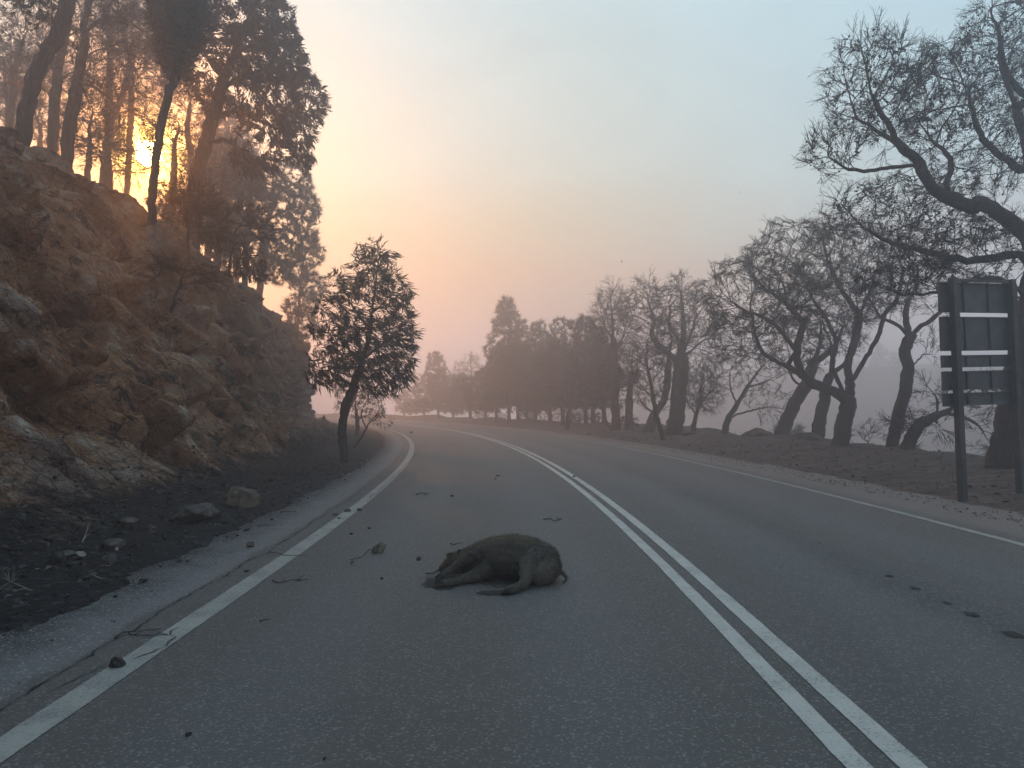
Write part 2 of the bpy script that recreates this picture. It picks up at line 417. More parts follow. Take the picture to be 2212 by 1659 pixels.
def build_hill():
    S = np.concatenate([np.arange(-15, 1.5, 0.5), np.arange(1.5, 22, 0.055), np.arange(22, 45, 0.16), np.arange(45, 141, 1.2)])
    U = np.concatenate([np.arange(0, 9.6, 0.055), 9.6 + np.cumsum(np.geomspace(0.07, 2.8, 62))])
    V = np.empty((len(S), len(U), 3))
    for i, s in enumerate(S):
        t, z = left_profile(s)
        L = np.concatenate([[0], np.cumsum(np.hypot(np.diff(t), np.diff(z)))])
        u = U / U[-1] * L[-1] if False else np.minimum(U, L[-1])
        a, b = np.interp(u, L, t), np.interp(u, L, z)
        k = np.ones(9) / 9
        ap = np.convolve(np.pad(a, 4, 'edge'), k, 'valid'); bp = np.convolve(np.pad(b, 4, 'edge'), k, 'valid')
        dt, dz = np.gradient(ap), np.gradient(bp); ln = np.hypot(dt, dz) + 1e-9
        nt_, nz_ = dz / ln, -dt / ln
        facew = smoothstep(-ap, 5.9, 7.0) * (1 - 0.72 * smoothstep(bp, 4.6, 7.0))
        x, y = RT(np.full_like(ap, s), ap)
        d = np.zeros_like(ap)
        for j in range(len(U)):
            if u[j] >= L[-1] - 1e-6 and j: d[j] = d[j - 1]; continue
            X, Y, Z = x[j], y[j], bp[j]
            fw = facew[j]
            n0 = mn.fractal((X * 1.2, Y * 1.2, Z * 1.2), 0.9, 2.1, 4) * 0.03
            if fw > 0.01:
                q = Z + 0.55 * Y
                led = mn.noise((Y * 0.30, q * 0.75, X * 0.6 + 3))
                dv, pv_ = mn.voronoi((Y * 0.62, q * 1.15, X * 0.9))
                dw, pw_ = mn.voronoi((Y * 1.7 + 3, q * 2.9, X * 2.2))
                cell = mn.cell(pv_[0] * 7.3) * 0.30 + mn.cell(pw_[0] * 9.1) * 0.15
                gap = -0.20 * max(0.0, 1 - (dv[1] - dv[0]) / 0.10) - 0.075 * max(0.0, 1 - (dw[1] - dw[0]) / 0.12)
                cx_, cy_, cz_ = pv_[0]; ex_, ey_, ez_ = pw_[0]
                h1, h2 = mn.cell((cx_ * 31.7, cy_ * 17.3, cz_ * 23.1)), mn.cell((cy_ * 29.9, cz_ * 13.7, cx_ * 41.3))
                h3, h4 = mn.cell((ex_ * 31.7, ey_ * 17.3, ez_ * 23.1)), mn.cell((ey_ * 29.9, ez_ * 13.7, ex_ * 41.3))
                tilt = 0.55 * (h1 * (Y * 0.62 - cx_) + h2 * (q * 1.15 - cy_)) + 0.28 * (h3 * (Y * 1.7 + 3 - ex_) + h4 * (q * 2.9 - ey_))
                n0 += fw * (cell + gap + tilt - 0.1)
                rid = mn.ridged_multi_fractal((Y * 0.32, q * 1.05, X * 0.8), 0.85, 2.2, 5, 1.0, 2.0) - 0.9
                blk = mn.noise((Y * 0.9 + 9, Z * 0.9, X)) 
                n0 += fw * (0.34 * led + 0.12 * rid + 0.22 * blk + 0.06 * mn.fractal((Y * 2.2, q * 4.2, X * 3.0), 0.8, 2.1, 4))
            else:
                n0 *= 0.8
            d[j] = n0
        ap = ap + d * nt_; bp = bp + d * nz_
        x, y = RT(np.full_like(ap, s), ap)
        V[i, :, 0], V[i, :, 1], V[i, :, 2] = x, y, bp
    nU = len(U)
    i = np.arange(len(S) - 1)[:, None] * nU + np.arange(nU - 1)[None]
    F = np.stack([i, i + nU, i + nU + 1, i + 1], -1).reshape(-1, 4)
    me = mesh_np("hillside", V.reshape(-1, 3), [F], smooth=True)
    o = obj("hillside", me, CLIFF)
    o['kind'] = 'structure'; o['label'] = 'reddish brown rocky road cut rising into a wooded hillside'
    return V
HILL = build_hill()
HILLF = HILL.reshape(-1, 3)
def hill_near(p, spread=0.25):
    """the hillside surface point nearest to p"""
    k = np.argmin(((HILLF - np.asarray(p)) ** 2).sum(1)); return HILLF[k]

# ------------------------------------------------------------------ right verge, valley and far slope
PR_T = np.array([3.9, 5.1, 5.6, 7.0, 9.0, 10.6, 12.5, 16, 24, 36, 65, 95, 118, 150])
PR_Z = np.array([-0.06, -0.02, 0.03, 0.12, 0.32, 0.35, -0.35, -2.6, -8.5, -13, -15, 0, 9, 12])
def z_right(s, t):
    z = np.interp(t, PR_T, PR_Z)
    m = mn.noise((s * 0.22, t * 0.25, 4.4)) + 0.6 * mn.noise((s * 0.6, t * 0.5, 1.1))
    w = float(smoothstep(t, 6.2, 9.0)) * (1 - float(smoothstep(t, 14, 30)))
    z += 0.30 * m * w
    z += 0.022 * mn.fractal((s * 2.0, t * 2.0, 2.0), 0.8, 2.1, 4) * float(smoothstep(t, 4.6, 5.8) + 0.35)
    return z
def zr_xy(x, y):
    s, t = ST(x, y); return z_right(s, t)
def build_right():
    S = np.concatenate([np.arange(-15, 4, 0.6), np.arange(4, 32, 0.12), np.arange(32, 60, 0.4), np.arange(60, 141, 1.5)])
    Tt = np.concatenate([np.arange(4.6, 13, 0.09), 13 + np.cumsum(np.geomspace(0.1, 10.0, 60))])
    Tt = Tt[Tt < 150]
    Z = np.array([[z_right(s, t) for t in Tt] for s in S])
    x, y = RT(np.repeat(S[:, None], len(Tt), 1), np.repeat(Tt[None], len(S), 0))
    V = np.stack([x, y, Z], -1).reshape(-1, 3); n = len(Tt)
    i = np.arange(len(S) - 1)[:, None] * n + np.arange(n - 1)[None]
    F = np.stack([i, i + 1, i + n + 1, i + n], -1).reshape(-1, 4)
    o = obj("ground", mesh_np("ground", V, [F], smooth=True), GROUND)
    o['kind'] = 'structure'; o['label'] = 'burnt reddish brown roadside ground falling away into a smoky valley'
build_right()

# ------------------------------------------------------------------ smoke haze (even density, whole place inside, sky outside)
HB = (-130.0, 175.0, -17.0, 245.0, -18.0, 23.0)
hz = obj("haze", box_me("haze", *HB))
hz['kind'] = 'stuff'; hz['label'] = 'thin smoke haze hanging over the road and valley'
hm = bpy.data.materials.new("smoke_haze"); hm.use_nodes = True
ht = hm.node_tree; ht.nodes.clear()
pv = ht.nodes.new('ShaderNodeVolumePrincipled')
pv.inputs['Color'].default_value = (0.92, 0.93, 0.985, 1)
pv.inputs['Density'].default_value = 0.0122
pv.inputs['Density Attribute'].default_value = ""
pv.inputs['Anisotropy'].default_value = 0.78
ho = ht.nodes.new('ShaderNodeOutputMaterial'); ht.links.new(pv.outputs[0], ho.inputs['Volume'])
hz.data.materials.append(hm)
print("setting", round(time.time() - T0, 1))
# ------------------------------------------------------------------ tree building
def crom(P, step):
    """smooth polyline through points, resampled at about step"""
    P = np.asarray(P, float)
    if len(P) < 3:
        n = max(2, int(np.linalg.norm(P[-1] - P[0]) / step) + 1)
        return P[0] + (P[-1] - P[0]) * np.linspace(0, 1, n)[:, None]
    Q = np.vstack([2 * P[0] - P[1], P, 2 * P[-1] - P[-2]])
    out = []
    for i in range(1, len(Q) - 2):
        a, b, c, d = Q[i - 1:i + 3]
        n = max(2, int(np.linalg.norm(c - b) / step) + 1)
        u = np.linspace(0, 1, n, endpoint=False)[:, None]
        out.append(0.5 * (2 * b + (c - a) * u + (2 * a - 5 * b + 4 * c - d) * u ** 2 + (3 * b - a - 3 * c + d) * u ** 3))
    out.append(P[-1:])
    return np.vstack(out)

def ellipsoid_points(r, n, c, rad, shell=0.5):
    v = r.normal(size=(n, 3)); v /= np.linalg.norm(v, axis=1)[:, None]
    k = r.random(n) ** (1 / 3.0)
    k = 1 - (1 - k) * (1 - shell)
    return np.asarray(c) + v * k[:, None] * np.asarray(rad)

class Skeleton:
    def __init__(self, seed):
        self.r = np.random.default_rng(seed)
        self.P = np.zeros((0, 3)); self.par = []
    def limb(self, pts, step=0.15, jit=0.012):
        C = crom(pts, step)
        C[1:] += self.r.normal(size=C[1:].shape) * jit
        if len(self.P) == 0:
            start, last = 0, -1
        else:
            last = int(np.argmin(((self.P - C[0]) ** 2).sum(1))); start = 1
        for c in C[start:]:
            self.par.append(last); last = len(self.P)
            self.P = np.vstack([self.P, c])
    def colonize(self, A, step, infl, kill, its=60, trop=(0, 0, 0.05), keep=0.35, jit=0.18, frm=0, cap=6000):
        r = self.r
        P = list(self.P); par = self.par
        src = np.array(P)[frm:]
        D = np.full(len(A), 1e9); N = np.zeros(len(A), int)
        for c in range(0, len(A), 400):
            d2 = ((A[c:c + 400, None] - src[None]) ** 2).sum(2)
            N[c:c + 400] = d2.argmin(1) + frm; D[c:c + 400] = np.sqrt(d2.min(1))
        trop = np.array(trop)
        tried = {}
        for it in range(its):
            live = (D < infl)
            if not live.any() or len(P) > cap: break
            Pn = np.array(P)
            idx = np.nonzero(live)[0]
            un, inv = np.unique(N[idx], return_inverse=True)
            vec = A[idx] - Pn[N[idx]]; vec /= np.linalg.norm(vec, axis=1)[:, None] + 1e-9
            S = np.zeros((len(un), 3)); np.add.at(S, inv, vec)
            S /= np.linalg.norm(S, axis=1)[:, None] + 1e-9
            pr = np.array([par[i] for i in un]); prv = Pn[un] - Pn[np.maximum(pr, 0)]
            prv /= np.linalg.norm(prv, axis=1)[:, None] + 1e-9
            S = S + keep * prv + trop + r.normal(size=S.shape) * jit
            S /= np.linalg.norm(S, axis=1)[:, None] + 1e-9
            new = Pn[un] + S * step
            ok = np.array([tried.get(int(u), 0) < 4 for u in un])
            if not ok.any(): break
            un, new = un[ok], new[ok]
            base = len(P)
            for u, q in zip(un, new):
                P.append(q); par.append(int(u)); tried[int(u)] = tried.get(int(u), 0) + 1
            d2 = np.sqrt(((A[:, None] - new[None]) ** 2).sum(2))
            m = d2.argmin(1); dm = d2[np.arange(len(A)), m]
            b = dm < D
            D[b] = dm[b]; N[b] = base + m[b]
            gone = D < kill
            if gone.any():
                A, D, N = A[~gone], D[~gone], N[~gone]
                if len(A) == 0: break
        self.P = np.array(P)
    def finish(self, base_r, tip_r):
        P, par = self.P, np.array(self.par)
        n = len(P)
        cnt = np.zeros(n)
        haskid = np.zeros(n, bool); haskid[par[par >= 0]] = True
        cnt[~haskid] = 1
        for i in range(n - 1, 0, -1):
            cnt[par[i]] += cnt[i]
        ex = math.log(base_r / tip_r) / max(math.log(cnt[0]), 0.1)
        self.rad = tip_r * cnt ** ex
        self.rad = np.maximum(base_r * (self.rad / base_r) ** 1.14, tip_r * .75)
        self.cnt = cnt; self.tip = ~haskid
        self.par = par
        d = P - P[np.maximum(par, 0)]; d[0] = (0, 0, 1)
        self.dir = d / (np.linalg.norm(d, axis=1)[:, None] + 1e-9)
    def tubes(self, origin, flare=0.35, rmin=0.0):
        P, par, rad, cnt = self.P, self.par, self.rad, self.cnt
        n = len(P)
        kids = [[] for _ in range(n)]
        for i in range(1, n): kids[par[i]].append(i)
        V, F = [], []; base = 0
        stack = [(0, -1)]
        while stack:
            i, frm = stack.pop()
            ch = [frm] if frm >= 0 else []
            while True:
                ch.append(i)
                k = kids[i]
                if not k: break
                k = sorted(k, key=lambda a: -cnt[a])
                for o in k[1:]: stack.append((o, i))
                i = k[0]
            if len(ch) < 2: continue
            Q = P[ch]; R = rad[ch].copy()
            if frm >= 0: R[0] = min(R[0], R[1] * 1.25)
            if frm < 0:
                z = Q[:, 2] - Q[0, 2]; R *= 1 + flare * np.exp(-z / (base_flare(R[0])))
            R[-1] *= 0.6
            big = R[0] > 0.05
            k = 9 if R[0] > 0.12 else 6 if big else 4 if R[0] > 0.02 else 3
            T = np.gradient(Q, axis=0); T /= np.linalg.norm(T, axis=1)[:, None] + 1e-9
            m = np.abs(T.mean(0)); ref = np.eye(3)[int(m.argmin())]
            X = np.cross(T, ref); X /= np.linalg.norm(X, axis=1)[:, None] + 1e-9
            Y = np.cross(T, X)
            a = np.arange(k) * 2 * math.pi / k
            rr = R[:, None] * np.ones(k)
            if big: rr = rr * (1 + 0.06 * self.r.normal(size=rr.shape).clip(-1.5, 1.5))
            ring = Q[:, None] + (X[:, None] * np.cos(a)[None, :, None] + Y[:, None] * np.sin(a)[None, :, None]) * rr[..., None]
            V.append(ring.reshape(-1, 3))
            L = len(ch)
            i0 = (np.arange(L - 1)[:, None] * k + np.arange(k)[None])
            i1 = (np.arange(L - 1)[:, None] * k + (np.arange(k)[None] + 1) % k)
            F.append((np.stack([i0, i1, i1 + k, i0 + k], -1).reshape(-1, 4) + base))
            base += L * k
        return np.vstack(V) - origin, np.vstack(F)
def base_flare(r):
    return max(0.25, r * 1.6)

def frames(D, r):
    """random frames whose z axis is D"""
    D = D / (np.linalg.norm(D, axis=1)[:, None] + 1e-9)
    h = r.normal(size=D.shape)
    X = np.cross(D, h); X /= np.linalg.norm(X, axis=1)[:, None] + 1e-9
    return np.stack([X, np.cross(D, X), D], -1)        # columns
def stamp(V, F, pos, fr, sc):
    """copy template V, F to every pose"""
    n = len(pos)
    W = np.einsum('nij,vj->nvi', fr, V) * np.asarray(sc)[:, None, None] + pos[:, None]
    FF = F[None] + (np.arange(n) * len(V))[:, None, None]
    return W.reshape(-1, 3), FF.reshape(-1, F.shape[1])
def prism(a, b, ra, rb):
    d = b - a; d = d / (np.linalg.norm(d) + 1e-9)
    x = np.cross(d, [0.3, 0.9, 0.2]); x /= np.linalg.norm(x); y = np.cross(d, x)
    o = [math.cos(k) * x + math.sin(k) * y for k in (0, 2.094, 4.189)]
    V = [a + ra * q for q in o] + [b + rb * q for q in o]
    F = [(0, 1, 4, 3), (1, 2, 5, 4), (2, 0, 3, 5)]
    return np.array(V), np.array(F)
def make_spray(r, n, length, rad, spread=0.75, forks=2, cones=0, curl=0.3):
    """a little spray of bare twigs growing along +z; returns quads"""
    Vs, Fs, b = [], [], 0
    def add(p, q, ra, rb):
        nonlocal b
        v, f = prism(p, q, ra, rb); Vs.append(v); Fs.append(f + b); b += len(v)
    for i in range(n):
        a = r.random() * 6.28; sp = spread * r.random() ** 0.6
        st = np.array([0, 0, length * 0.35 * r.random()])
        d = np.array([math.cos(a) * sp, math.sin(a) * sp, 1.0]); d /= np.linalg.norm(d)
        l = length * (0.5 + 0.6 * r.random())
        m = st + d * l * 0.5
        d2 = d + np.array([0, 0, curl]) + r.normal(size=3) * 0.25; d2 /= np.linalg.norm(d2)
        e = m + d2 * l * 0.55
        add(st, m, rad, rad * 0.8); add(m, e, rad * 0.8, rad * 0.35)
        for k in range(forks):
            u = r.random(); o = m + (e - m) * u * 0.7
            d3 = d2 + r.normal(size=3) * 0.55; d3 /= np.linalg.norm(d3)
            add(o, o + d3 * l * 0.33 * (0.6 + r.random()), rad * 0.6, rad * 0.3)
    return np.vstack(Vs), np.vstack(Fs)
OCT_V = np.array([(0, 0, 1.25), (1, 0, 0), (0, 1, 0), (-1, 0, 0), (0, -1, 0), (0, 0, -0.9)], float)
OCT_F = np.array([(0, 1, 2), (0, 2, 3), (0, 3, 4), (0, 4, 1), (5, 2, 1), (5, 3, 2), (5, 4, 3), (5, 1, 4)])
def make_tuft(r, n, length, width, spread=1.0):
    """needle tuft along +z, thin triangles"""
    Vs, Fs = [], []
    for i in range(n):
        a = r.random() * 6.28; sp = spread * (0.25 + 0.75 * r.random())
        d = np.array([math.cos(a) * sp, math.sin(a) * sp, 0.75]); d /= np.linalg.norm(d)
        x = np.cross(d, r.normal(size=3)); x /= np.linalg.norm(x)
        st = np.array([0, 0, -length * 0.5 * r.random()])
        l = length * (0.7 + 0.5 * r.random())
        Vs += [st - x * width, st + x * width, st + d * l]
        Fs.append((3 * i, 3 * i + 1, 3 * i + 2))
    return np.array(Vs), np.array(Fs)
LEAF_V = np.array([(0, 0, 0), (0.5, 0.06, 0.36), (0, 0.0, 1.0), (-0.5, 0.06, 0.36)], float)
LEAF_F = np.array([(0, 1, 2, 3)])

def plant(name, label, cat, base, skel, trunk_mat, crown_mat, group=None, style='burnt', dens=1.0, spray=0.42, twig=0.006, cones=0.5,
          wind=(0, 0, 0), leaf=(0.13, 0.03), thin=0.03, flare=0.35, crown_name='crown', tuft=(16, 0.20, 0.012)):
    r = skel.r
    base = np.asarray(base, float)
    root = thing(name, label, cat, tuple(base), group)
    V, F = skel.tubes(base, flare)
    obj("trunk", mesh_np("trunk", V, [F], smooth=True), trunk_mat, root)
    P, D, rad = skel.P, skel.dir, skel.rad
    sel = np.nonzero((rad < thin) & (r.random(len(P)) < dens))[0]
    sel = np.concatenate([sel, np.nonzero(skel.tip)[0]])
    Vs, quads, tris, b = [], [], [], 0
    def put(v, f):
        nonlocal b
        Vs.append(v); (quads if f.shape[1] == 4 else tris).append(f + b); b += len(v)
    if style == 'burnt':
        K = 5
        grp = r.integers(0, K, len(sel))
        for k in range(K):
            v, f = make_spray(r, 5, spray, twig, spread=.6, forks=2, curl=.1)
            i = sel[grp == k]
            if not len(i): continue
            d = D[i] + np.array([0, 0, 0.12]) + np.array(wind) + r.normal(size=(len(i), 3)) * 0.22
            put(*stamp(v, f, P[i], frames(d, r), 0.7 + 0.6 * r.random(len(i))))
        if cones > 0:
            i = r.choice(sel, int(len(sel) * cones))
            pos = P[i] + r.normal(size=(len(i), 3)) * spray * 0.12
            put(*stamp(OCT_V, OCT_F, pos, frames(r.normal(size=(len(i), 3)), r), (0.020 + 0.022 * r.random(len(i))) * (spray / 0.42)))
    elif style == 'leafy':
        m = int(len(sel) * 9 * dens)
        i = r.choice(sel, m)
        pos = P[i] + r.normal(size=(m, 3)) * 0.05
        lean_ = r.normal(size=(len(P), 3)) * 0.45                 # leaves of one spray hang the same way
        top = ((P[:, 2] - P[:, 2].min()) / np.ptp(P[:, 2]))[i][:, None]
        d = D[i] * (0.35 + 0.5 * top ** 3) + np.array([0, 0, -0.75]) * (1 - 0.9 * top ** 3) + np.array(wind) + lean_[i] + r.normal(size=(m, 3)) * 0.22
        v = LEAF_V * np.array([leaf[1], leaf[1], leaf[0]])
        put(*stamp(v, LEAF_F, pos, frames(d, r), 0.6 + 0.7 * r.random(m)))
        v, f = make_spray(r, 3, spray * 0.7, twig * 0.6)
        put(*stamp(v, f, P[sel], frames(D[sel] + r.normal(size=(len(sel), 3)) * 0.3, r), np.ones(len(sel))))
    elif style == 'needles':
        K = 4
        grp = r.integers(0, K, len(sel))
        for k in range(K):
            v, f = make_tuft(r, *tuft)
            i = sel[grp == k]
            if not len(i): continue
            d = D[i] + np.array([0, 0, 0.2]) + np.array(wind) + r.normal(size=(len(i), 3)) * 0.4
            put(*stamp(v, f, P[i] + r.normal(size=(len(i), 3)) * 0.05, frames(d, r), 0.7 + 0.6 * r.random(len(i))))
        v, f = make_spray(r, 2, spray * 0.6, twig * 0.6, forks=1)
        j = sel[::2]
        put(*stamp(v, f, P[j], frames(D[j] + r.normal(size=(len(j), 3)) * 0.3, r), np.ones(len(j))))
    obj(crown_name, mesh_np(crown_name, np.vstack(Vs) - base, ([np.vstack(quads)] if quads else []) + ([np.vstack(tris)] if tris else [])), crown_mat, root)
    return root

def photo_pts(d0, pts, sx, sy, ox, oy):
    """points measured on the photograph, carried to depth d0 (+ own offset)"""
    return [PT(ox + sx * p[0], oy + sy * p[1], d0 + (p[2] if len(p) > 2 else 0)) for p in pts]
def q6(d0, pts): return photo_pts(d0, pts, .4425, .4425, 1469, 389)
def q7(d0, pts): return photo_pts(d0, pts, .3645, .3645, 1711, 0)
def q5(d0, pts): return photo_pts(d0, pts, .332, .332, 821, 562)
def q1(d0, pts): return photo_pts(d0, pts, .3647, .3647, 0, 0)     # upper-left corner
def q0(d0, pts): return photo_pts(d0, pts, 1, 1, 0, 0)
def pxm(px, d): return px / FPX * d
def clump(r, d0, conv, cx, cy, rx, ry, rd, n, k, dd=0.0, shell=0.5):
    """attractors in an ellipsoid measured at (cx,cy) with radii in measured pixels (k = photo px per measured px)"""
    c = conv(d0 + dd, [(cx, cy)])[0]
    return ellipsoid_points(r, n, c, (pxm(rx * k, d0), rd, pxm(ry * k, d0)), shell)
def foot(pts, zf):
    """put the first point of a limb on the ground"""
    p = pts[0].copy(); z = zf(p[0], p[1]) - 0.06
    pts[0][2] = z
    return pts
VERGE = 'fire-bared trees along the right verge'
RT_ = time.time()

# --- R1: many-limbed burnt pine, the main one on the right verge
k6 = .4425
sk = Skeleton(21); d = 23.0
trunk = foot(q6(d, [(775, 1312), (790, 1240), (808, 1160), (822, 1080), (832, 1000)]), zr_xy)
sk.limb(trunk)
sk.limb(q6(d, [(818, 1075), (760, 1035), (690, 1010), (620, 975, -.2), (580, 910, -.4), (572, 840, -.5), (590, 750, -.6), (622, 640, -.7), (600, 560, -.8), (560, 480, -1)]))
sk.limb(q6(d, [(830, 1005), (818, 900, .2), (850, 800, .3), (880, 650, .4), (930, 540, .5), (960, 440, .6)]))
sk.limb(q6(d, [(840, 985), (900, 880, -.2), (965, 765, -.4), (1000, 660, -.5), (1060, 575, -.7), (1085, 450, -.9)]))
sk.limb(q6(d, [(800, 1035), (765, 970, .5), (742, 890, .8), (762, 800, 1.1), (720, 690, 1.3), (660, 600, 1.6), (610, 500, 1.9)]))
sk.limb(q6(d, [(630, 982), (540, 915, .2), (450, 875, .3), (395, 830, .4), (360, 730, .6)]))
sk.limb(q6(d, [(574, 850), (520, 770, -.8), (430, 680, -1.1), (320, 640, -1.3), (240, 580, -1.5)]))
sk.limb(q6(d, [(880, 660), (820, 580, .8), (760, 480, 1.0), (720, 380, 1.2)]))
sk.limb(q6(d, [(600, 700), (520, 600, -1.2), (430, 540, -1.6), (350, 470, -2)]))
f0 = len(trunk)
A = np.vstack([clump(sk.r, d, q6, 380, 560, 250, 190, 1.7, 714, k6, -0.8, .78), clump(sk.r, d, q6, 560, 400, 230, 190, 2.0, 816, k6, 0.2, .78),
               clump(sk.r, d, q6, 800, 400, 220, 190, 2.0, 714, k6, 0.6, .78), clump(sk.r, d, q6, 1000, 470, 130, 170, 1.5, 391, k6, -0.4, .78),
               clump(sk.r, d, q6, 330, 760, 200, 120, 1.4, 340, k6, 0.3, .78), clump(sk.r, d, q6, 700, 640, 240, 150, 1.4, 340, k6, 0.8, .78)])
sk.colonize(A, 0.12, 1.7, 0.125, 110, trop=(0, 0, 0.10), keep=0.75, jit=0.16, frm=60, cap=9000)
sk.finish(0.25, 0.0062)
plant("burnt_pine_tree", "burnt bare pine whose trunk splits into five twisted limbs on the right verge", "tree", trunk[0], sk, BARK_BURNT, TWIG, VERGE,
      spray=0.34, twig=0.0058, cones=0.45, dens=0.3, thin=0.012, flare=.12)

# --- R2: slim pine with a kinked trunk between R1 and the sign
sk = Skeleton(22); d = 21.0
trunk = foot(q6(d, [(1035, 1296), (1055, 1200), (1085, 1080), (1105, 980), (1112, 900), (1098, 830), (1125, 765)]), zr_xy)
sk.limb(trunk)
sk.limb(q6(d, [(1125, 765), (1180, 710, -.2), (1260, 655, -.5), (1330, 600, -.7)]))
sk.limb(q6(d, [(1120, 770), (1050, 700, .3), (980, 670, .5), (945, 610, .7)]))
sk.limb(q6(d, [(1118, 765), (1105, 690, .3), (1110, 600, .6), (1150, 520, .8)]))
sk.limb(q6(d, [(1108, 930), (1160, 880, .4), (1190, 850, .6), (1240, 855, .9)]))
sk.limb(q6(d, [(1185, 852), (1230, 890, .8), (1290, 930, 1.0)]))
A = np.vstack([clump(sk.r, d, q6, 1260, 560, 130, 130, 1.2, 160, k6, -0.5), clump(sk.r, d, q6, 970, 560, 120, 120, 1.2, 150, k6, 0.5), clump(sk.r, d, q6, 1120, 500, 150, 120, 1.4, 180, k6, 0.6),
               clump(sk.r, d, q6, 1220, 790, 70, 50, 0.6, 30, k6, .8)])
sk.colonize(A, 0.15, 1.5, 0.2, 50, trop=(0, 0, 0.06), keep=0.75, jit=0.16, frm=30)
sk.finish(0.17, 0.0065)
plant("burnt_pine_tree", "slim burnt pine with a kinked trunk on the verge left of the sign", "tree", trunk[0], sk, BARK_BURNT, TWIG, VERGE,
      spray=0.28, twig=0.0055, cones=0.4, dens=0.2, thin=0.012, flare=.12)

# --- R7: big pine behind the sign whose crown hangs over the verge
sk = Skeleton(23); d = 14.5
k7 = .3645
trunk = foot(q6(d, [(1570, 1420), (1590, 1330), (1615, 1200), (1650, 1000), (1690, 800), (1720, 620), (1745, 420)]), zr_xy)
sk.limb(trunk)
sk.limb(q6(d, [(1742, 440), (1700, 290, -.3), (1590, 185, -.5), (1480, 120, -.7), (1390, 97, -.8)]) )
sk.limb(q7(d, [(1110, 1242, -.8), (1000, 1205, -.9), (900, 1160, -1), (830, 1110, -1.1), (785, 1050, -1.2), (755, 970, -1.2), (690, 905, -1.3), (625, 845, -1.3), (585, 750, -1.4), (520, 655, -1.5), (470, 560, -1.6)]))
sk.limb(q7(d, [(760, 985, -1.2), (660, 985, -1.5), (560, 1000, -1.7), (420, 1010, -1.9), (300, 985, -2.0), (220, 930, -2.1)]))
sk.limb(q7(d, [(650, 870, -1.3), (560, 810, -1.0), (480, 760, -.8), (380, 700, -.7)]))
sk.limb(q7(d, [(930, 1170, -1), (915, 1080, -.8), (945, 980, -.6), (900, 880, -.5), (820, 830, -.4)]))
sk.limb(q6(d, [(1740, 470), (1660, 365, .2), (1540, 380, .3), (1400, 392, .4), (1260, 362, .4), (1120, 332, .5), (980, 285, .6), (880, 215, .7)]))
sk.limb(q6(d, [(1725, 600), (1600, 500, -.5), (1450, 480, -.9), (1300, 530, -1.2), (1180, 556, -1.4), (1060, 548, -1.5), (960, 500, -1.6), (900, 470, -1.6)]))
sk.limb(q6(d, [(1744, 430), (1760, 250, .2), (1740, 50, .4), (1700, -150, .5), (1640, -350, .6), (1560, -560, .7)]))
sk.limb(q7(d, [(1460, 900, .4), (1375, 1000, 0.2), (1290, 965, 0), (1180, 880, 0), (1100, 760, .1), (1060, 620, .1), (1040, 480, .2)]))
sk.limb(q7(d, [(1440, 600, .5), (1330, 520, .3), (1250, 380, .2), (1230, 200, .1), (1180, 80, .1)]))
sk.limb(q6(d, [(1690, 700), (1760, 600, .8), (1880, 500, 1.2), (2000, 380, 1.5)]))
A = np.vstack([clump(sk.r, d, q7, 430, 480, 190, 250, 1.0, 495, k7, -1.4), clump(sk.r, d, q7, 640, 600, 190, 230, 1.0, 390, k7, -1.2),
               clump(sk.r, d, q7, 260, 890, 130, 120, 0.7, 225, k7, -2.0), clump(sk.r, d, q7, 880, 560, 180, 300, 1.1, 495, k7, -0.4),
               clump(sk.r, d, q7, 1200, 300, 160, 320, 1.2, 630, k7, 0.1), clump(sk.r, d, q7, 1120, 900, 260, 280, 1.2, 495, k7, 0.0),
               clump(sk.r, d, q7, 520, 1250, 330, 160, 1.2, 570, k7, 0.3), clump(sk.r, d, q7, 900, 1400, 380, 130, 1.2, 495, k7, 0.4),
               clump(sk.r, d, q6, 1080, 470, 200, 70, 0.9, 255, k6, -1.3), clump(sk.r, d, q6, 1500, 330, 300, 150, 1.1, 360, k6, -.4),
               clump(sk.r, d, q7, 1420, 300, 150, 420, 1.2, 450, k7, .5), clump(sk.r, d, q6, 1950, 330, 160, 160, 1.5, 225, k6, 1.2)])
sk.colonize(A, 0.10, 1.15, 0.115, 90, trop=(0, 0, 0.08), keep=0.75, jit=0.17, frm=40, cap=14000)
sk.finish(0.28, 0.0048)
plant("burnt_pine_tree", "large burnt pine behind the sign, its long limbs dotted with cones", "tree", trunk[0], sk, BARK_BURNT, TWIG, VERGE,
      spray=0.27, twig=0.0042, cones=1.3, dens=0.27, thin=0.010, flare=.12)
print("big pines", round(time.time() - RT_, 1))

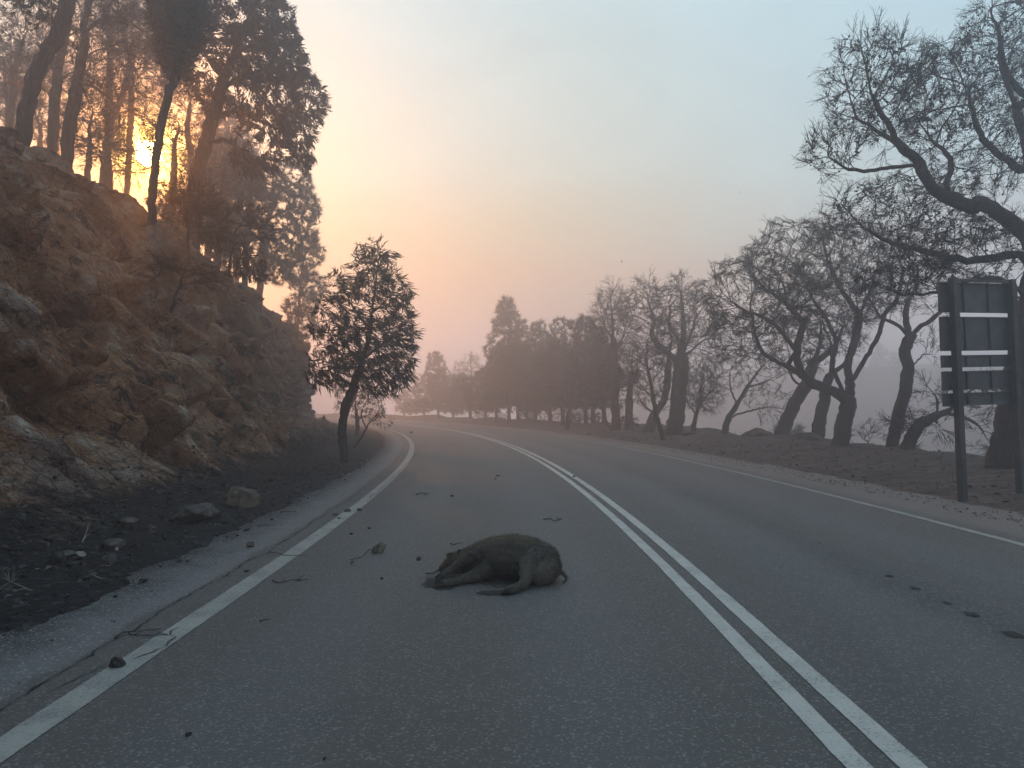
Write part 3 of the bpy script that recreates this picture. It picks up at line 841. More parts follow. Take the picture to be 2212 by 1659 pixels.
def bare(seed, d, trunk_pts, limbs, clumps, base_r, name, label, conv=q6, k=k6, zf=zr_xy, step=0.16, spray=0.36, twig=0.006, cones=0.25, dens=0.36,
         group=VERGE, mat=None, cmat=None, style='burnt', tip=0.0068, wind=(0, 0, 0), trop=(0, 0, .06), leaf=(.13, .03), thin=.016, flare=.35, frm=None, tuft=(16, .2, .012), cat='tree', infl=1.7, kill=.2, cap=6000):
    sk = Skeleton(seed)
    tr = conv(d, trunk_pts)
    if zf is not None: tr = foot(tr, zf)
    sk.limb(tr, step)
    nt_ = len(sk.P)
    for L in limbs: sk.limb(conv(d, L), step)
    A = np.vstack([clump(sk.r, d, conv, c[0], c[1], c[2], c[3], c[4], c[5], k, c[6] if len(c) > 6 else 0) for c in clumps])
    sk.colonize(A, step, infl, kill, 70, trop=trop, keep=.75, jit=.16, frm=int(nt_ * .45) if frm is None else frm, cap=cap)
    sk.finish(base_r, tip)
    return plant(name, label, cat, tr[0], sk, mat or BARK_BURNT, cmat or TWIG, group, style=style, spray=spray, twig=twig, cones=cones, dens=dens, wind=wind, leaf=leaf, thin=thin, flare=flare, tuft=tuft)

# --- more bare trees on the right verge
bare(31, 28, [(490, 1256), (520, 1180), (560, 1090), (610, 1010), (650, 900), (680, 810), (690, 700)], [[(610, 1010), (560, 980), (530, 920), (535, 880)], [(650, 900), (700, 860), (760, 800), (800, 700)]],
     [(680, 720, 160, 160, 1.8, 170), (560, 870, 90, 90, 1.0, 60), (790, 760, 90, 120, 1.2, 70)], 0.24, "burnt_pine_tree", "leaning burnt trunk with a broken stub just behind the many-limbed pine")
bare(32, 26, [(665, 1262), (680, 1180), (700, 1090), (718, 1000), (745, 900), (740, 820)], [[(712, 1030), (660, 990), (610, 960)], [(730, 950), (800, 900), (840, 840)]],
     [(750, 740, 140, 150, 1.5, 150), (620, 920, 60, 50, .8, 40)], 0.20, "burnt_pine_tree", "straight dark burnt trunk close behind the many-limbed pine's left limb")
bare(33, 31, [(215, 1240), (232, 1170), (275, 1100), (330, 1010), (385, 930), (440, 870)], [[(280, 1095), (250, 1030), (240, 960)], [(330, 1010), (400, 990), (470, 960)], [(240, 1160), (330, 1130), (420, 1110)]],
     [(400, 900, 130, 110, 1.6, 130), (230, 960, 70, 90, 1.2, 70), (430, 1080, 110, 90, 1.4, 110)], 0.13, "burnt_pine_tree", "thin burnt tree leaning right over low bare scrub on the verge")
bare(34, 33, [(60, 1235), (78, 1150), (95, 1060), (110, 960)], [[(78, 1150), (40, 1090), (20, 1030)], [(85, 1120), (130, 1050), (160, 990)]],
     [(100, 1000, 110, 130, 1.6, 170)], 0.09, "bare_sapling", "small bare burnt sapling with fine upright twigs on the verge")
bare(35, 19.5, [(1100, 1285), (1150, 1215), (1220, 1165), (1300, 1135), (1370, 1070), (1430, 1020)], [[(1240, 1158), (1260, 1110), (1245, 1050), (1210, 1010)], [(1290, 1140), (1400, 1160), (1470, 1220), (1520, 1300)], [(1200, 1180), (1290, 1220), (1340, 1300)]],
     [(1230, 1040, 60, 60, .8, 50), (1150, 1180, 120, 60, 1.0, 80), (1450, 1060, 120, 90, 1.2, 110), (1480, 1240, 60, 90, .8, 50)], 0.15, "burnt_pine_tree", "half fallen burnt trunk slanting up behind the left sign post", zf=zr_xy, trop=(0, 0, .0))
bare(36, 25, [(905, 1320), (920, 1275), (945, 1240)], [[(920, 1275), (890, 1260), (880, 1240)]],
     [(920, 1240, 60, 45, .8, 70)], 0.03, "bare_shrub", "low bare shrub at the foot of the kinked slim pine", cat='shrub', frm=0, spray=.3, twig=.006)
bare(37, 18, [(1700, 1440), (1690, 1300), (1660, 1150), (1640, 1050)], [[(1690, 1300), (1730, 1200), (1790, 1120)], [(1660, 1150), (1600, 1080), (1560, 1040)]],
     [(1600, 1040, 90, 80, 1.0, 70), (1780, 1080, 120, 120, 1.2, 70)], 0.12, "burnt_pine_tree", "crooked burnt pine growing down the slope behind the big pine", trop=(0, 0, 0))
# mid-distance: M trees
k5 = .332
bare(41, 34, [(1905, 1140), (1925, 1040), (1940, 900), (1955, 760), (1962, 650)], [[(1962, 660), (1890, 620), (1820, 560, .4), (1770, 480, .6), (1780, 380, .8), (1740, 260, 1)], [(1962, 650), (1990, 560, -.4), (2030, 460, -.6), (2050, 380, -.8), (2110, 300, -1)],
      [(1985, 620), (2080, 540, .4), (2150, 500, .6), (2200, 450, .8)], [(1950, 640), (1940, 520, .8), (1880, 420, 1), (1890, 300, 1.2)], [(1960, 600), (1975, 420, -.9), (1960, 250, -1), (1940, 150, -1)]],
     [(1730, 300, 140, 170, 2.0, 330), (1900, 330, 150, 170, 2.0, 280), (2060, 380, 130, 190, 2.0, 300), (1960, 200, 90, 110, 1.5, 120), (1850, 520, 150, 110, 1.6, 140), (2150, 580, 90, 140, 1.6, 140)],
     0.36, "burnt_pine_tree", "tall burnt pine with a flat broad crown behind the leaning dead sapling", conv=q5, k=k5, step=.2, spray=.45, twig=.006, cones=.4, dens=.5)
bare(42, 30, [(1845, 1180), (1825, 1100), (1800, 1020), (1780, 920), (1765, 820), (1740, 700), (1720, 600)], [[(1800, 1000), (1850, 930), (1890, 900)], [(1780, 900), (1730, 850), (1690, 830)]],
     [(1770, 760, 110, 170, 1.4, 230), (1750, 620, 80, 110, 1.1, 120)], 0.10, "bare_sapling", "thin dead sapling leaning left at the edge of the verge", conv=q5, k=k5, spray=.4, twig=.006, cones=0, dens=.6)
bare(43, 39, [(1535, 1065), (1530, 900), (1525, 700), (1515, 450), (1500, 250)], [[(1520, 600), (1580, 500), (1600, 420)], [(1520, 520), (1460, 430), (1440, 350)]],
     [(1500, 330, 90, 150, 1.6, 260), (1570, 480, 90, 140, 1.6, 200), (1440, 420, 60, 120, 1.3, 120), (1560, 700, 120, 140, 1.6, 150)], 0.22, "pine_tree", "tall thin pine with sparse airy twigs in the smoke", conv=q5, k=k5, step=.2, spray=.5, twig=.006, cones=.4, dens=.6, mat=BARK_BROWN)
bare(44, 38, [(1620, 1070), (1622, 950), (1630, 800), (1640, 700)], [], [(1640, 650, 110, 150, 1.6, 200), (1560, 880, 80, 90, 1.2, 70)], 0.20, "pine_tree", "straight pale trunk half hidden behind the thin dead sapling", conv=q5, k=k5, step=.2, spray=.5, twig=.006, dens=.5, mat=BARK_BROWN)
bare(45, 36, [(1740, 1075), (1790, 1000), (1850, 900), (1870, 780), (1880, 620)], [[(1790, 1000), (1720, 950), (1690, 900)]], [(1880, 560, 110, 150, 1.6, 150), (1700, 880, 60, 60, 1, 40)], 0.22, "burnt_pine_tree", "slanting brown trunk just left of the tall flat-crowned pine", conv=q5, k=k5, step=.2, spray=.45, twig=.006, dens=.5)
bare(46, 37, [(2030, 1090), (2060, 1000), (2090, 900), (2110, 820)], [[(2060, 1000), (2000, 930), (1990, 880)], [(2075, 950), (2130, 880), (2170, 840)]], [(2100, 850, 120, 140, 1.6, 190)], 0.09, "bare_sapling", "slender bare sapling just right of the tall flat-crowned pine", conv=q5, k=k5, spray=.45, twig=.007, cones=0, dens=.5)
bare(47, 41, [(1500, 1140), (1470, 1040), (1440, 940), (1430, 860)], [[(1470, 1040), (1510, 960)]], [(1440, 880, 60, 90, 1.0, 60)], 0.06, "bare_sapling", "short crooked dead sapling on the open verge before the thin pine", conv=q5, k=k5, spray=.4, twig=.007, cones=0, dens=.4)
print("verge trees", round(time.time() - RT_, 1))

# smoky pines further along the outer side of the bend
PIN = 'smoke-veiled pines along the bend'
def pine(seed, d, x, ytop, ybase, halfw, label, lean=0.0, low=0.2, n=520, style='needles', name="pine_tree", zf=zr_xy, conv=q5, k=k5, rd=None, group=PIN, base_r=.14, tuft=(16, .38, .020), shape='cone'):
    H = ybase - ytop; halfw = halfw * (1.35 if conv is q5 else 1.0)
    pts = [(x, ybase), (x + lean * .25 - 6, ybase - H * .3), (x + lean * .6 + 5, ybase - H * .6), (x + lean, ytop + H * .06)]
    rr = np.random.default_rng(seed)
    cl = []
    m = 7
    for j in range(m):
        u = low + (1 - low) * (j + .5) / m
        w = halfw * ((1 - (u - low) / (1 - low)) ** .6 * .85 + .18) if shape == 'cone' else halfw * (.55 + .45 * math.sin(math.pi * ((u - low) / (1 - low)) ** .8))
        for q in range(2):
            ox = rr.normal() * w * .45
            cl.append((x + lean * u + ox, ybase - H * u, w * (.6 + .3 * rr.random()), H * .10 * (.8 + .5 * rr.random()), pxm(w * k, d) * (.7 + .3 * rr.random()), int(n * 2.3 / m / 2), rr.normal() * pxm(w * k, d) * .3))
    return bare(seed, d, pts, [], cl, base_r, name, label, conv=conv, k=k, zf=zf, step=.24, style=style, spray=.5, twig=.006, cones=.3, dens=.8, group=group,
                mat=BARK_BROWN, cmat=NEEDLE if style == 'needles' else TWIG, wind=(.25, 0, .05), thin=.03, tuft=tuft, frm=3, tip=.009, infl=2.2, kill=.24, cap=4200)
pine(51, 46, 1390, 395, 1062, 110, "rounded pine with a thin broken top beside the sparse tall pine", n=420, shape='r')
pine(52, 50, 1340, 520, 1060, 120, "bushy mid-height pine in front of the broken-topped pine row", n=480, shape='r')
pine(53, 51, 1190, 405, 1062, 95, "narrow pine with a knobbly split top in the smoke", lean=10, n=460)
pine(54, 54, 1240, 560, 1060, 130, "low dark pine filling the gap in the middle of the smoky row", n=440, shape='r')
pine(55, 57, 1010, 420, 1055, 125, "windswept pine with its top combed to the right", lean=40, n=520)
pine(56, 58, 840, 288, 1060, 105, "tallest pine of the smoky row with a ragged pointed top", n=700, shape='r')
pine(57, 60, 900, 560, 1060, 160, "broad low pine at the foot of the tallest smoky pine", n=460, shape='r')
pine(58, 66, 690, 700, 1050, 120, "small round pine left of the tallest smoky pine", n=380, shape='r')
pine(59, 72, 590, 640, 1046, 90, "faint pine with a bare twiggy crown near the far bend", n=340, style='burnt')
pine(60, 80, 380, 615, 1042, 110, "faint pointed pine where the road fades into smoke", n=420)
pine(61, 84, 480, 760, 1042, 120, "very faint low pine near the vanishing road", n=300, shape='r')
pine(62, 90, 290, 760, 1038, 90, "faintest low pine at the end of the visible road", n=300, shape='r')
pine(63, 96, 160, 850, 1034, 60, "barely visible little pine at the far end of the bend", n=200)
pine(64, 44, 1215, 850, 1062, 50, "crooked small trunk leaning out under the smoky pines", lean=60, n=120, style='burnt', base_r=.13)
# hillside beyond the valley, seen between the trunks on the right
for i, (x, t_, h_, w_, lab) in enumerate([(1640, 104, 6.0, 2.6, "far faint pine on the opposite slope seen through the many-limbed crown"),
        (1760, 108, 5.0, 3.0, "far faint rounded pine across the valley behind the many-limbed pine"),
        (1900, 116, 6.0, 2.8, "far faint pine across the valley left of the kinked pine"),
        (1930, 113, 5.0, 2.6, "faint pine across the valley close to the kinked pine trunk"),
        (1860, 112, 4.0, 2.4, "faint small pine across the valley in the gap before the kinked pine"),
        (2130, 17, 2.2, 1.5, "dark low bushy pine below the verge between the sign posts"),
        (1700, 16.5, 3.4, 1.2, "hazy young pine below the verge behind the leaning stub trunk"),
        (1960, 15.5, 2.0, 1.2, "hazy low bush below the crest behind the half fallen trunk")]):
    lo, hi = 5.0, 240.0                                  # how far along this direction the ground reaches offset t_
    for _ in range(40):
        mid = (lo + hi) / 2; p = PT(x, 880, mid)
        if ST(p[0], p[1])[1] < t_: lo = mid
        else: hi = mid
    zb_ = zr_xy(p[0], p[1]); pxl = FPX / lo
    yb_ = 880 - (zb_ - CAMH) * pxl
    pine(70 + i, lo, x, yb_ - h_ * pxl, yb_, w_ * pxl / 2, lab, n=220, conv=q0, k=1.0, zf=zr_xy, shape='r', low=.1, group='small pines below and across the valley', base_r=.10)
for i, (x, y, d, w, h, lab) in enumerate([(1250, 1052, 52, 50, 60, "scrubby bush under the low dark smoky pine"), (1100, 1050, 56, 60, 55, "scrubby bush under the windswept smoky pine"), (950, 1048, 60, 60, 60, "scrubby bush under the tallest smoky pine"),
        (760, 1044, 66, 60, 55, "scrubby bush beside the small round smoky pine"), (1380, 1056, 47, 50, 60, "scrubby bush under the broken-topped pine"), (640, 1042, 72, 50, 50, "faint scrub below the twiggy far pine"), (1620, 1072, 38, 55, 60, "bare scrub at the foot of the straight pale trunk")]):
    bare(90 + i, d, [(x, y), (x + 4, y - h * .4), (x - 4, y - h * .8)], [], [(x, y - h * .5, w, h * .55, 1.3, 150)], .03, "scrub_bush", lab, conv=q5, k=k5, zf=zr_xy, cat='bush', style='burnt' if i % 2 else 'leafy', cmat=LEAF, spray=.4, twig=.006, frm=0, dens=.5, group=PIN, leaf=(.2, .06))
for i, (x, yt, d, w, lab) in enumerate([(1110, 560, 55, 110, "rounded smoky pine between the windswept and the knobbly pine"), (760, 620, 63, 90, "rounded smoky pine tucked left of the tallest one"), (1460, 560, 44, 90, "rounded smoky pine in front of the tall thin pine"), (960, 640, 62, 120, "rounded low smoky pine behind the broad low pine")]):
    pine(65 + i, d, x, yt, 1058, w, lab, n=420, shape='r')
print("pines", round(time.time() - RT_, 1))
# ------------------------------------------------------------------ wood on the left hill
LEFTW = 'trees on the hill above the road cut'
k1 = .3647
def hill(seed, d, trunk_pts, limbs, clumps, base_r, name, label, **kw):
    a = dict(conv=q1, k=k1, zf=z_left, group=LEFTW, mat=BARK_BROWN, flare=.12)
    a.update(kw)
    return bare(seed, d, trunk_pts, limbs, clumps, base_r, name, label, **a)
hill(101, 15, [(115, 900), (150, 720), (190, 520), (250, 360), (330, 230), (380, 100), (405, -20), (420, -160), (430, -330)],
     [[(372, 120), (300, 40, -.3), (220, 10, -.6), (140, 20, -.8)], [(405, -40), (480, -90, .3), (560, -120, .5)], [(420, -160), (330, -230, .3), (250, -260, .5)]],
     [(190, 30, 150, 75, .5, 150, -.7), (260, -240, 200, 130, 1.2, 160, .3), (500, -200, 150, 120, 1.2, 120, .3), (420, -420, 200, 120, 1.2, 100)],
     .15, "pine_tree", "bending dark pine trunk nearest the crest of the road cut", style='needles', cmat=NEEDLE, dens=1.0, tuft=(22, .20, .008), wind=(-.1, 0, -.7), thin=.02, tip=.008, frm=45)
hill(102, 22, [(295, 880), (322, 650), (345, 430), (380, 250), (420, 80), (435, -100), (440, -300)],
     [[(340, 480), (430, 430), (520, 440), (600, 480)], [(350, 420), (270, 400), (200, 420)], [(390, 220), (480, 170), (560, 160)]],
     [(440, 420, 130, 90, 1.4, 90), (270, 420, 110, 90, 1.4, 80), (440, 150, 150, 130, 1.6, 130), (420, -220, 220, 180, 1.6, 200)],
     .15, "pine_tree", "slim straight pine trunk on the hill between two thicker bending pines", spray=.5, twig=.006, cones=.2, dens=.5)
hill(103, 19, [(380, 960), (410, 760), (440, 600), (470, 420), (500, 260), (502, 120), (540, 0), (560, -150), (570, -320)],
     [[(495, 265), (440, 190, -.3), (395, 130, -.5), (330, 100, -.6)], [(480, 380), (540, 320, .3), (600, 290, .4), (700, 300, .5)], [(505, 180), (600, 120, .3), (700, 100, .4), (800, 150, .5), (860, 190, .6)],
      [(455, 520), (520, 500, .5), (620, 560, .7), (700, 640, .8)]],
     [(620, 400, 160, 130, 1.2, 130), (740, 200, 170, 130, 1.2, 150), (600, 600, 150, 100, 1.2, 110), (620, -150, 250, 150, 1.4, 170), (560, -380, 200, 100, 1.4, 120)],
     .16, "pine_tree", "pine trunk with a forked branch stub glowing beside the low sun", spray=.45, twig=.0055, cones=.3, dens=.6)
hill(104, 30, [(590, 960), (650, 750), (715, 600), (755, 430), (775, 300), (790, 120)],
     [[(680, 680), (760, 660), (840, 690), (900, 730)], [(660, 740), (740, 760), (820, 800)], [(720, 590), (640, 560), (580, 580)], [(757, 430), (840, 400), (910, 420)]],
     [(800, 700, 120, 90, 1.8, 150), (820, 450, 140, 130, 1.8, 180), (640, 560, 100, 100, 1.6, 110), (780, 200, 170, 150, 2, 200), (700, 840, 80, 60, 1.4, 70)],
     .17, "pine_tree", "leaning pine almost lost in the orange glare left of the sun", spray=.55, twig=.007, cones=.5, dens=.6)
hill(105, 15.5, [(895, 1270), (912, 1050), (935, 880), (960, 720), (1000, 560), (1030, 470), (1055, 300), (1075, 120), (1090, -40), (1100, -200)],
     [[(1045, 380), (990, 280), (960, 180)], [(1060, 280), (1120, 180), (1150, 60)]],
     [(1035, 320, 75, 130, .55, 420), (1040, 170, 120, 130, .8, 520), (1050, 30, 150, 130, .9, 560), (1060, -150, 160, 130, .9, 360)],
     .085, "cypress_tree", "dark teardrop-crowned tree standing right in front of the sun", style='needles', cmat=NEEDLE, dens=1.0, tuft=(26, .22, .011), wind=(-.2, 0, .2), thin=.03, tip=.006, step=.12, kill=.11, infl=1.2, frm=50)
hill(106, 20, [(1140, 1180), (1160, 1080), (1205, 900), (1260, 700), (1310, 520), (1380, 350), (1440, 200), (1500, 50), (1540, -120), (1560, -260)],
     [[(1300, 560), (1380, 480, -.5), (1480, 440, -.9), (1600, 430, -1.2), (1720, 440, -1.4)], [(1265, 690), (1380, 660, .4), (1500, 700, .7), (1640, 760, .9), (1740, 800, 1.0)], [(1390, 330), (1520, 250, .3), (1640, 190, .5), (1720, 150, .6)],
      [(1330, 480), (1250, 380, .3), (1200, 250, .5), (1230, 120, .6)], [(1225, 850), (1330, 830, -.3), (1430, 900, -.6), (1520, 980, -.8)], [(1500, 50), (1400, -60), (1330, -120)]],
     [(1430, 60, 210, 180, 1.9, 520), (1600, 130, 130, 190, 1.7, 420), (1690, 330, 110, 150, 1.5, 360), (1810, 560, 105, 130, 1.4, 360), (1640, 540, 150, 120, 1.5, 330), (1760, 780, 90, 120, 1.2, 260), (1780, 930, 65, 60, .9, 110),
      (1330, 260, 150, 200, 1.7, 330), (1480, 360, 150, 130, 1.5, 260), (1560, 720, 150, 90, 1.3, 170), (1430, -180, 260, 150, 1.9, 320), (1500, 960, 130, 60, 1.1, 90), (1240, 560, 110, 110, 1.3, 110)],
     .19, "eucalyptus_tree", "tall leafy tree with a broad ragged crown right of the sun", style='leafy', cmat=LEAF, dens=1.35, leaf=(.17, .045), wind=(.25, 0, .05), thin=.02, tip=.0075, cap=9000, kill=.22)
hill(107, 33, [(1530, 1560), (1570, 1380), (1620, 1230), (1660, 1100), (1690, 980)],
     [[(1600, 1300), (1700, 1240), (1800, 1220)], [(1580, 1370), (1680, 1360), (1800, 1400)], [(1640, 1150), (1740, 1090), (1820, 1040)]],
     [(1740, 1060, 110, 90, 1.5, 230), (1800, 1220, 90, 100, 1.5, 240), (1680, 1180, 130, 120, 1.8, 250), (1790, 1390, 90, 80, 1.4, 190), (1640, 1340, 130, 100, 1.6, 200), (1680, 1500, 130, 80, 1.5, 200), (1620, 1600, 120, 80, 1.5, 200), (1560, 1480, 100, 100, 1.5, 160)],
     .16, "pine_tree", "hazy pine growing out past the end of the road cut", style='needles', cmat=NEEDLE, dens=.9, tuft=(20, .24, .010), wind=(.15, 0, .1), thin=.02, tip=.009)
hill(108, 38, [(1760, 1700), (1790, 1580), (1830, 1480), (1850, 1400)], [], [(1840, 1500, 60, 110, 1.2, 180), (1760, 1600, 90, 90, 1.2, 200), (1830, 1700, 100, 90, 1.2, 220), (1780, 1820, 100, 80, 1.2, 200), (1790, 1940, 90, 70, 1.2, 160)], .08, "pine_tree", "small feathery tree fading into smoke above the leafy roadside tree",
     style='needles', cmat=NEEDLE, dens=.9, tuft=(16, .3, .012), wind=(.1, 0, .5), thin=.02, tip=.009, frm=2)
for i, (x0, y0, x1, y1, cx_, cy_, rx_, ry_, d_, n_, lab) in enumerate([
        (20, 760, 150, 200, 90, 330, 130, 230, 24, 420, "bare forked tree behind the bending dark pine on the hill"),
        (60, 830, 30, 380, 40, 520, 90, 230, 27, 260, "thin bare tree at the far edge of the hill wood"),
        (220, 900, 240, 620, 230, 740, 110, 130, 30, 200, "small dusky tree behind the foot of the slim straight pine"),
        (500, 980, 560, 640, 540, 780, 150, 160, 27, 330, "bushy bare tree in the glare left of the sun"),
        (640, 1060, 640, 840, 650, 940, 110, 100, 24, 240, "low twiggy tree on the slope just left of the sun"),
        (1000, 1150, 1060, 760, 1040, 880, 120, 200, 23, 420, "thin leafy tree glowing orange right of the sun"),
        (1120, 1120, 1120, 640, 1110, 640, 110, 190, 27, 300, "hazy bare tree between the teardrop tree and the broad leafy tree"),
        (1290, 1220, 1340, 980, 1370, 1060, 130, 120, 25, 260, "low tangled tree under the broad leafy crown"),
        (745, 900, 800, 250, 850, 280, 140, 190, 28, 330, "bare tree whose twigs fill the gap left of the teardrop tree"),
        (640, 420, 640, 40, 640, 100, 200, 150, 26, 300, "bare crown high above the leaning glare-lit pine"),
        (1450, 1290, 1500, 1040, 1540, 1090, 120, 100, 27, 240, "smoky tree low behind the broad leafy tree's right side")]):
    st = 'leafy' if i in (5, 7, 10) else 'burnt'
    hill(120 + i, d_, [(x0, y0), ((x0 * 2 + x1) / 3 + 12, (y0 * 2 + y1) / 3), ((x0 + 2 * x1) / 3 - 10, (y0 + 2 * y1) / 3), (x1, y1)], [],
         [(cx_, cy_, rx_, ry_, 1.7, n_), (cx_ + rx_ * .4, cy_ - ry_ * .4, rx_ * .6, ry_ * .5, 1.2, n_ // 3)], .11, "hill_tree", lab, style=st, cmat=LEAF if st == 'leafy' else TWIG, spray=.5, twig=.006,
         cones=.6, dens=.5 if st == 'leafy' else .6, leaf=(.15, .035), tip=.008, frm=2, infl=2.2)
# dense wood higher up, behind everything, whose crowns filter the sun
rr = np.random.default_rng(5)
for i, (x, d_, yc, n_, lab) in enumerate([(-520, 34, 560, 120, "dim pine at the outer end of the hill wood's back row"), (-250, 40, 560, 120, "dim pine behind the bare forked tree of the hill wood"),
        (40, 38, 480, 120, "dim pine behind the bending dark pine of the hill wood"), (330, 44, 420, 120, "dim pine far behind the slim straight pine"),
        (1230, 34, 1060, 260, "dense low tree in the smoke behind the broad leafy tree's trunk"), (1400, 36, 1130, 260, "dense low tree in the smoke behind the tangled tree"),
        (1330, 44, 880, 240, "tall smoky pine behind the broad leafy crown")]):
    top = yc - 330
    hill(150 + i, d_, [(x, 1200), (x + 10, yc + 200), (x + 20, yc), (x + 30, top)], [],
         [(x + 20 + rr.normal() * 50, yc + 190 - 75 * j + rr.normal() * 20, 130, 70, 2.0, n_) for j in range(6)], .17, "hill_pine", lab, style='needles', cmat=NEEDLE,
         dens=.9, tuft=(14, .32, .016), tip=.009, frm=3, infl=3.0, kill=.26, step=.24, group='back row of the hill wood')
for i, (x, d_, yc, lab) in enumerate([(1050, 27, 1290, "thick low bush in the smoke behind the crest below the teardrop tree"), (1160, 30, 1330, "thick low bush in the smoke behind the dense bare shrub"), (1270, 33, 1330, "thick low bush in the smoke beside the broad leafy tree's foot"),
        (1360, 29, 1400, "thick low bush in the smoke behind the leaning bare shrub")]):
    hill(170 + i, d_, [(x, 1480), (x + 5, yc + 60), (x + 10, yc - 60)], [], [(x + rr.normal() * 30, yc + 70 - 60 * j, 95, 60, 1.6, 170) for j in range(4)], .05, "hill_bush", lab, style='leafy', cmat=LEAF, dens=.8, leaf=(.17, .05),
         frm=0, infl=2.5, step=.2, cat='bush', group='bushes behind the crest of the cut')
print("left wood", round(time.time() - RT_, 1))

# shrubs and saplings on the cut itself
SHR = 'scorched shrubs on the road cut'
def onhill(seed, d, pts, limbs, clumps, base_r, name, label, **kw):
    sk_kw = dict(conv=q1, k=k1, group=SHR, zf=lambda x, y: hill_near(np.array([x, y, kw_z]))[2], flare=.1, cat='shrub', frm=0)
    p = q1(d, [pts[0]])[0]; h = hill_near(p)
    # move the whole shrub so that its foot meets the slope
    dd = h[1] - p[1]
    kw_z = h[2]
    sk_kw.update(kw)
    return bare(seed, d + dd, pts, limbs, clumps, base_r, name, label, **{**sk_kw, 'zf': lambda x, y: float(h[2])})
onhill(201, 16, [(1110, 1420), (1120, 1330), (1150, 1240), (1180, 1150)], [[(1118, 1340), (1050, 1260), (1010, 1200)], [(1120, 1330), (1200, 1270), (1280, 1210)], [(1130, 1300), (1210, 1200), (1240, 1140)], [(1115, 1380), (1220, 1360), (1310, 1320)]],
       [(1150, 1200, 140, 100, .7, 330), (1220, 1310, 130, 100, .7, 300), (1050, 1260, 70, 90, .5, 110)], .035, "bare_shrub", "dense bare shrub on the crest of the cut below the leafy tree", spray=.26, twig=.004, cones=.15, dens=.8, wind=(.3, 0, .2), step=.09, kill=.12, tip=.004, thin=.01)
onhill(202, 17, [(1350, 1520), (1385, 1420), (1420, 1340), (1470, 1280)], [[(1420, 1340), (1500, 1320), (1560, 1330)], [(1400, 1390), (1470, 1390), (1540, 1400)], [(1380, 1440), (1460, 1470), (1520, 1480)]],
       [(1480, 1270, 90, 55, .6, 180), (1520, 1360, 80, 70, .6, 160), (1300, 1420, 120, 60, .6, 160)], .03, "bare_shrub", "leaning bare shrub with combed twigs on the end of the cut", spray=.24, twig=.004, cones=.2, dens=.8, wind=(.6, 0, -.1), step=.09, kill=.12, tip=.004, thin=.01)
onhill(203, 18, [(1480, 1650), (1475, 1600), (1470, 1560)], [[(1475, 1600), (1520, 1570)], [(1475, 1600), (1420, 1570)]],
       [(1440, 1560, 120, 60, .6, 160), (1500, 1600, 90, 70, .5, 130)], .025, "scorched_shrub", "drooping scorched leafy shrub hanging over the end of the cut", style='leafy', cmat=LEAF, dens=.7, leaf=(.12, .03), wind=(.2, 0, -.3), step=.09, kill=.12, tip=.004, thin=.01, spray=.25, twig=.004)
onhill(204, 13.5, [(1005, 1900), (1020, 1820), (1045, 1740), (1085, 1640), (1110, 1560)], [], [(1110, 1600, 110, 60, .5, 110), (1170, 1660, 90, 50, .4, 60)], .03, "bare_sapling", "dark leaning sapling rooted on a ledge of the road cut", spray=.25, twig=.0035, cones=0, dens=.6, wind=(.4, 0, 0), step=.09, kill=.12, tip=.004, thin=.01, frm=8, cat='sapling')
onhill(205, 13, [(905, 1815), (918, 1720), (940, 1640), (965, 1580)], [], [(970, 1560, 60, 50, .4, 60)], .018, "bare_sapling", "very thin bare sapling on the road cut beside the leaning sapling", spray=.2, twig=.003, cones=0, dens=.5, step=.09, kill=.12, tip=.003, thin=.01, frm=8, cat='sapling')

# leafy roadside tree at the end of the cut
bare(210, 18.4, [(745, 1002), (741, 960), (739, 925), (747, 875), (764, 835), (780, 790), (796, 730), (806, 660), (815, 590), (822, 540)],
     [[(764, 835), (735, 815, -.1), (705, 800, -.2), (675, 800, -.3)], [(780, 790), (740, 740, .2), (705, 700, .3), (690, 650, .4)], [(785, 775), (830, 740, -.2), (865, 710, -.3), (885, 690, -.4)], [(798, 715), (760, 660, .2), (735, 610, .2)],
      [(804, 680), (840, 640, .1), (862, 600, .2)], [(775, 800), (815, 800, .3), (850, 790, .5)]],
     [(800, 740, 75, 60, .8, 330), (855, 745, 45, 75, .6, 260), (850, 800, 40, 45, .5, 150), (770, 660, 60, 70, .7, 270), (815, 590, 42, 62, .5, 200), (845, 640, 40, 55, .5, 150), (715, 700, 45, 70, .6, 190),
      (700, 790, 45, 50, .5, 140), (760, 800, 60, 40, .6, 160), (790, 545, 25, 30, .3, 50), (875, 700, 25, 45, .4, 80), (740, 610, 30, 40, .4, 70), (820, 840, 35, 22, .4, 60)],
     .105, "eucalyptus_tree", "scorched leafy roadside tree with a crooked trunk at the end of the cut", conv=q0, k=1.0, zf=lambda x, y: .09, group='trees along the inner verge', mat=BARK_BURNT, cmat=LEAF, style='leafy',
     dens=.66, leaf=(.24, .034), wind=(.55, 0, .12), thin=.012, tip=.0045, step=.11, kill=.14, infl=1.1, spray=.28, twig=.004, flare=.15, frm=22, cap=9000)
bare(211, 27, [(748, 952), (742, 920), (752, 885), (770, 850)], [], [(765, 830, 50, 40, .9, 130)], .07, "burnt_sapling", "thin hazy trunk close behind the leafy roadside tree", conv=q0, k=1.0, zf=z_left, group='trees along the inner verge', cmat=LEAF, style='leafy', dens=.6, spray=.4, twig=.006, frm=6)
bare(212, 24, [(765, 962), (790, 925), (812, 895), (825, 870)], [[(790, 925), (780, 895), (790, 870)]], [(800, 885, 36, 32, .7, 150), (820, 905, 18, 22, .4, 50)], .03, "bare_shrub", "bare shrub bent over the verge behind the leafy roadside tree", conv=q0, k=1.0, zf=z_left, group='trees along the inner verge', cmat=LEAF, style='leafy', dens=.35, spray=.3, twig=.005, frm=0, cat='shrub')
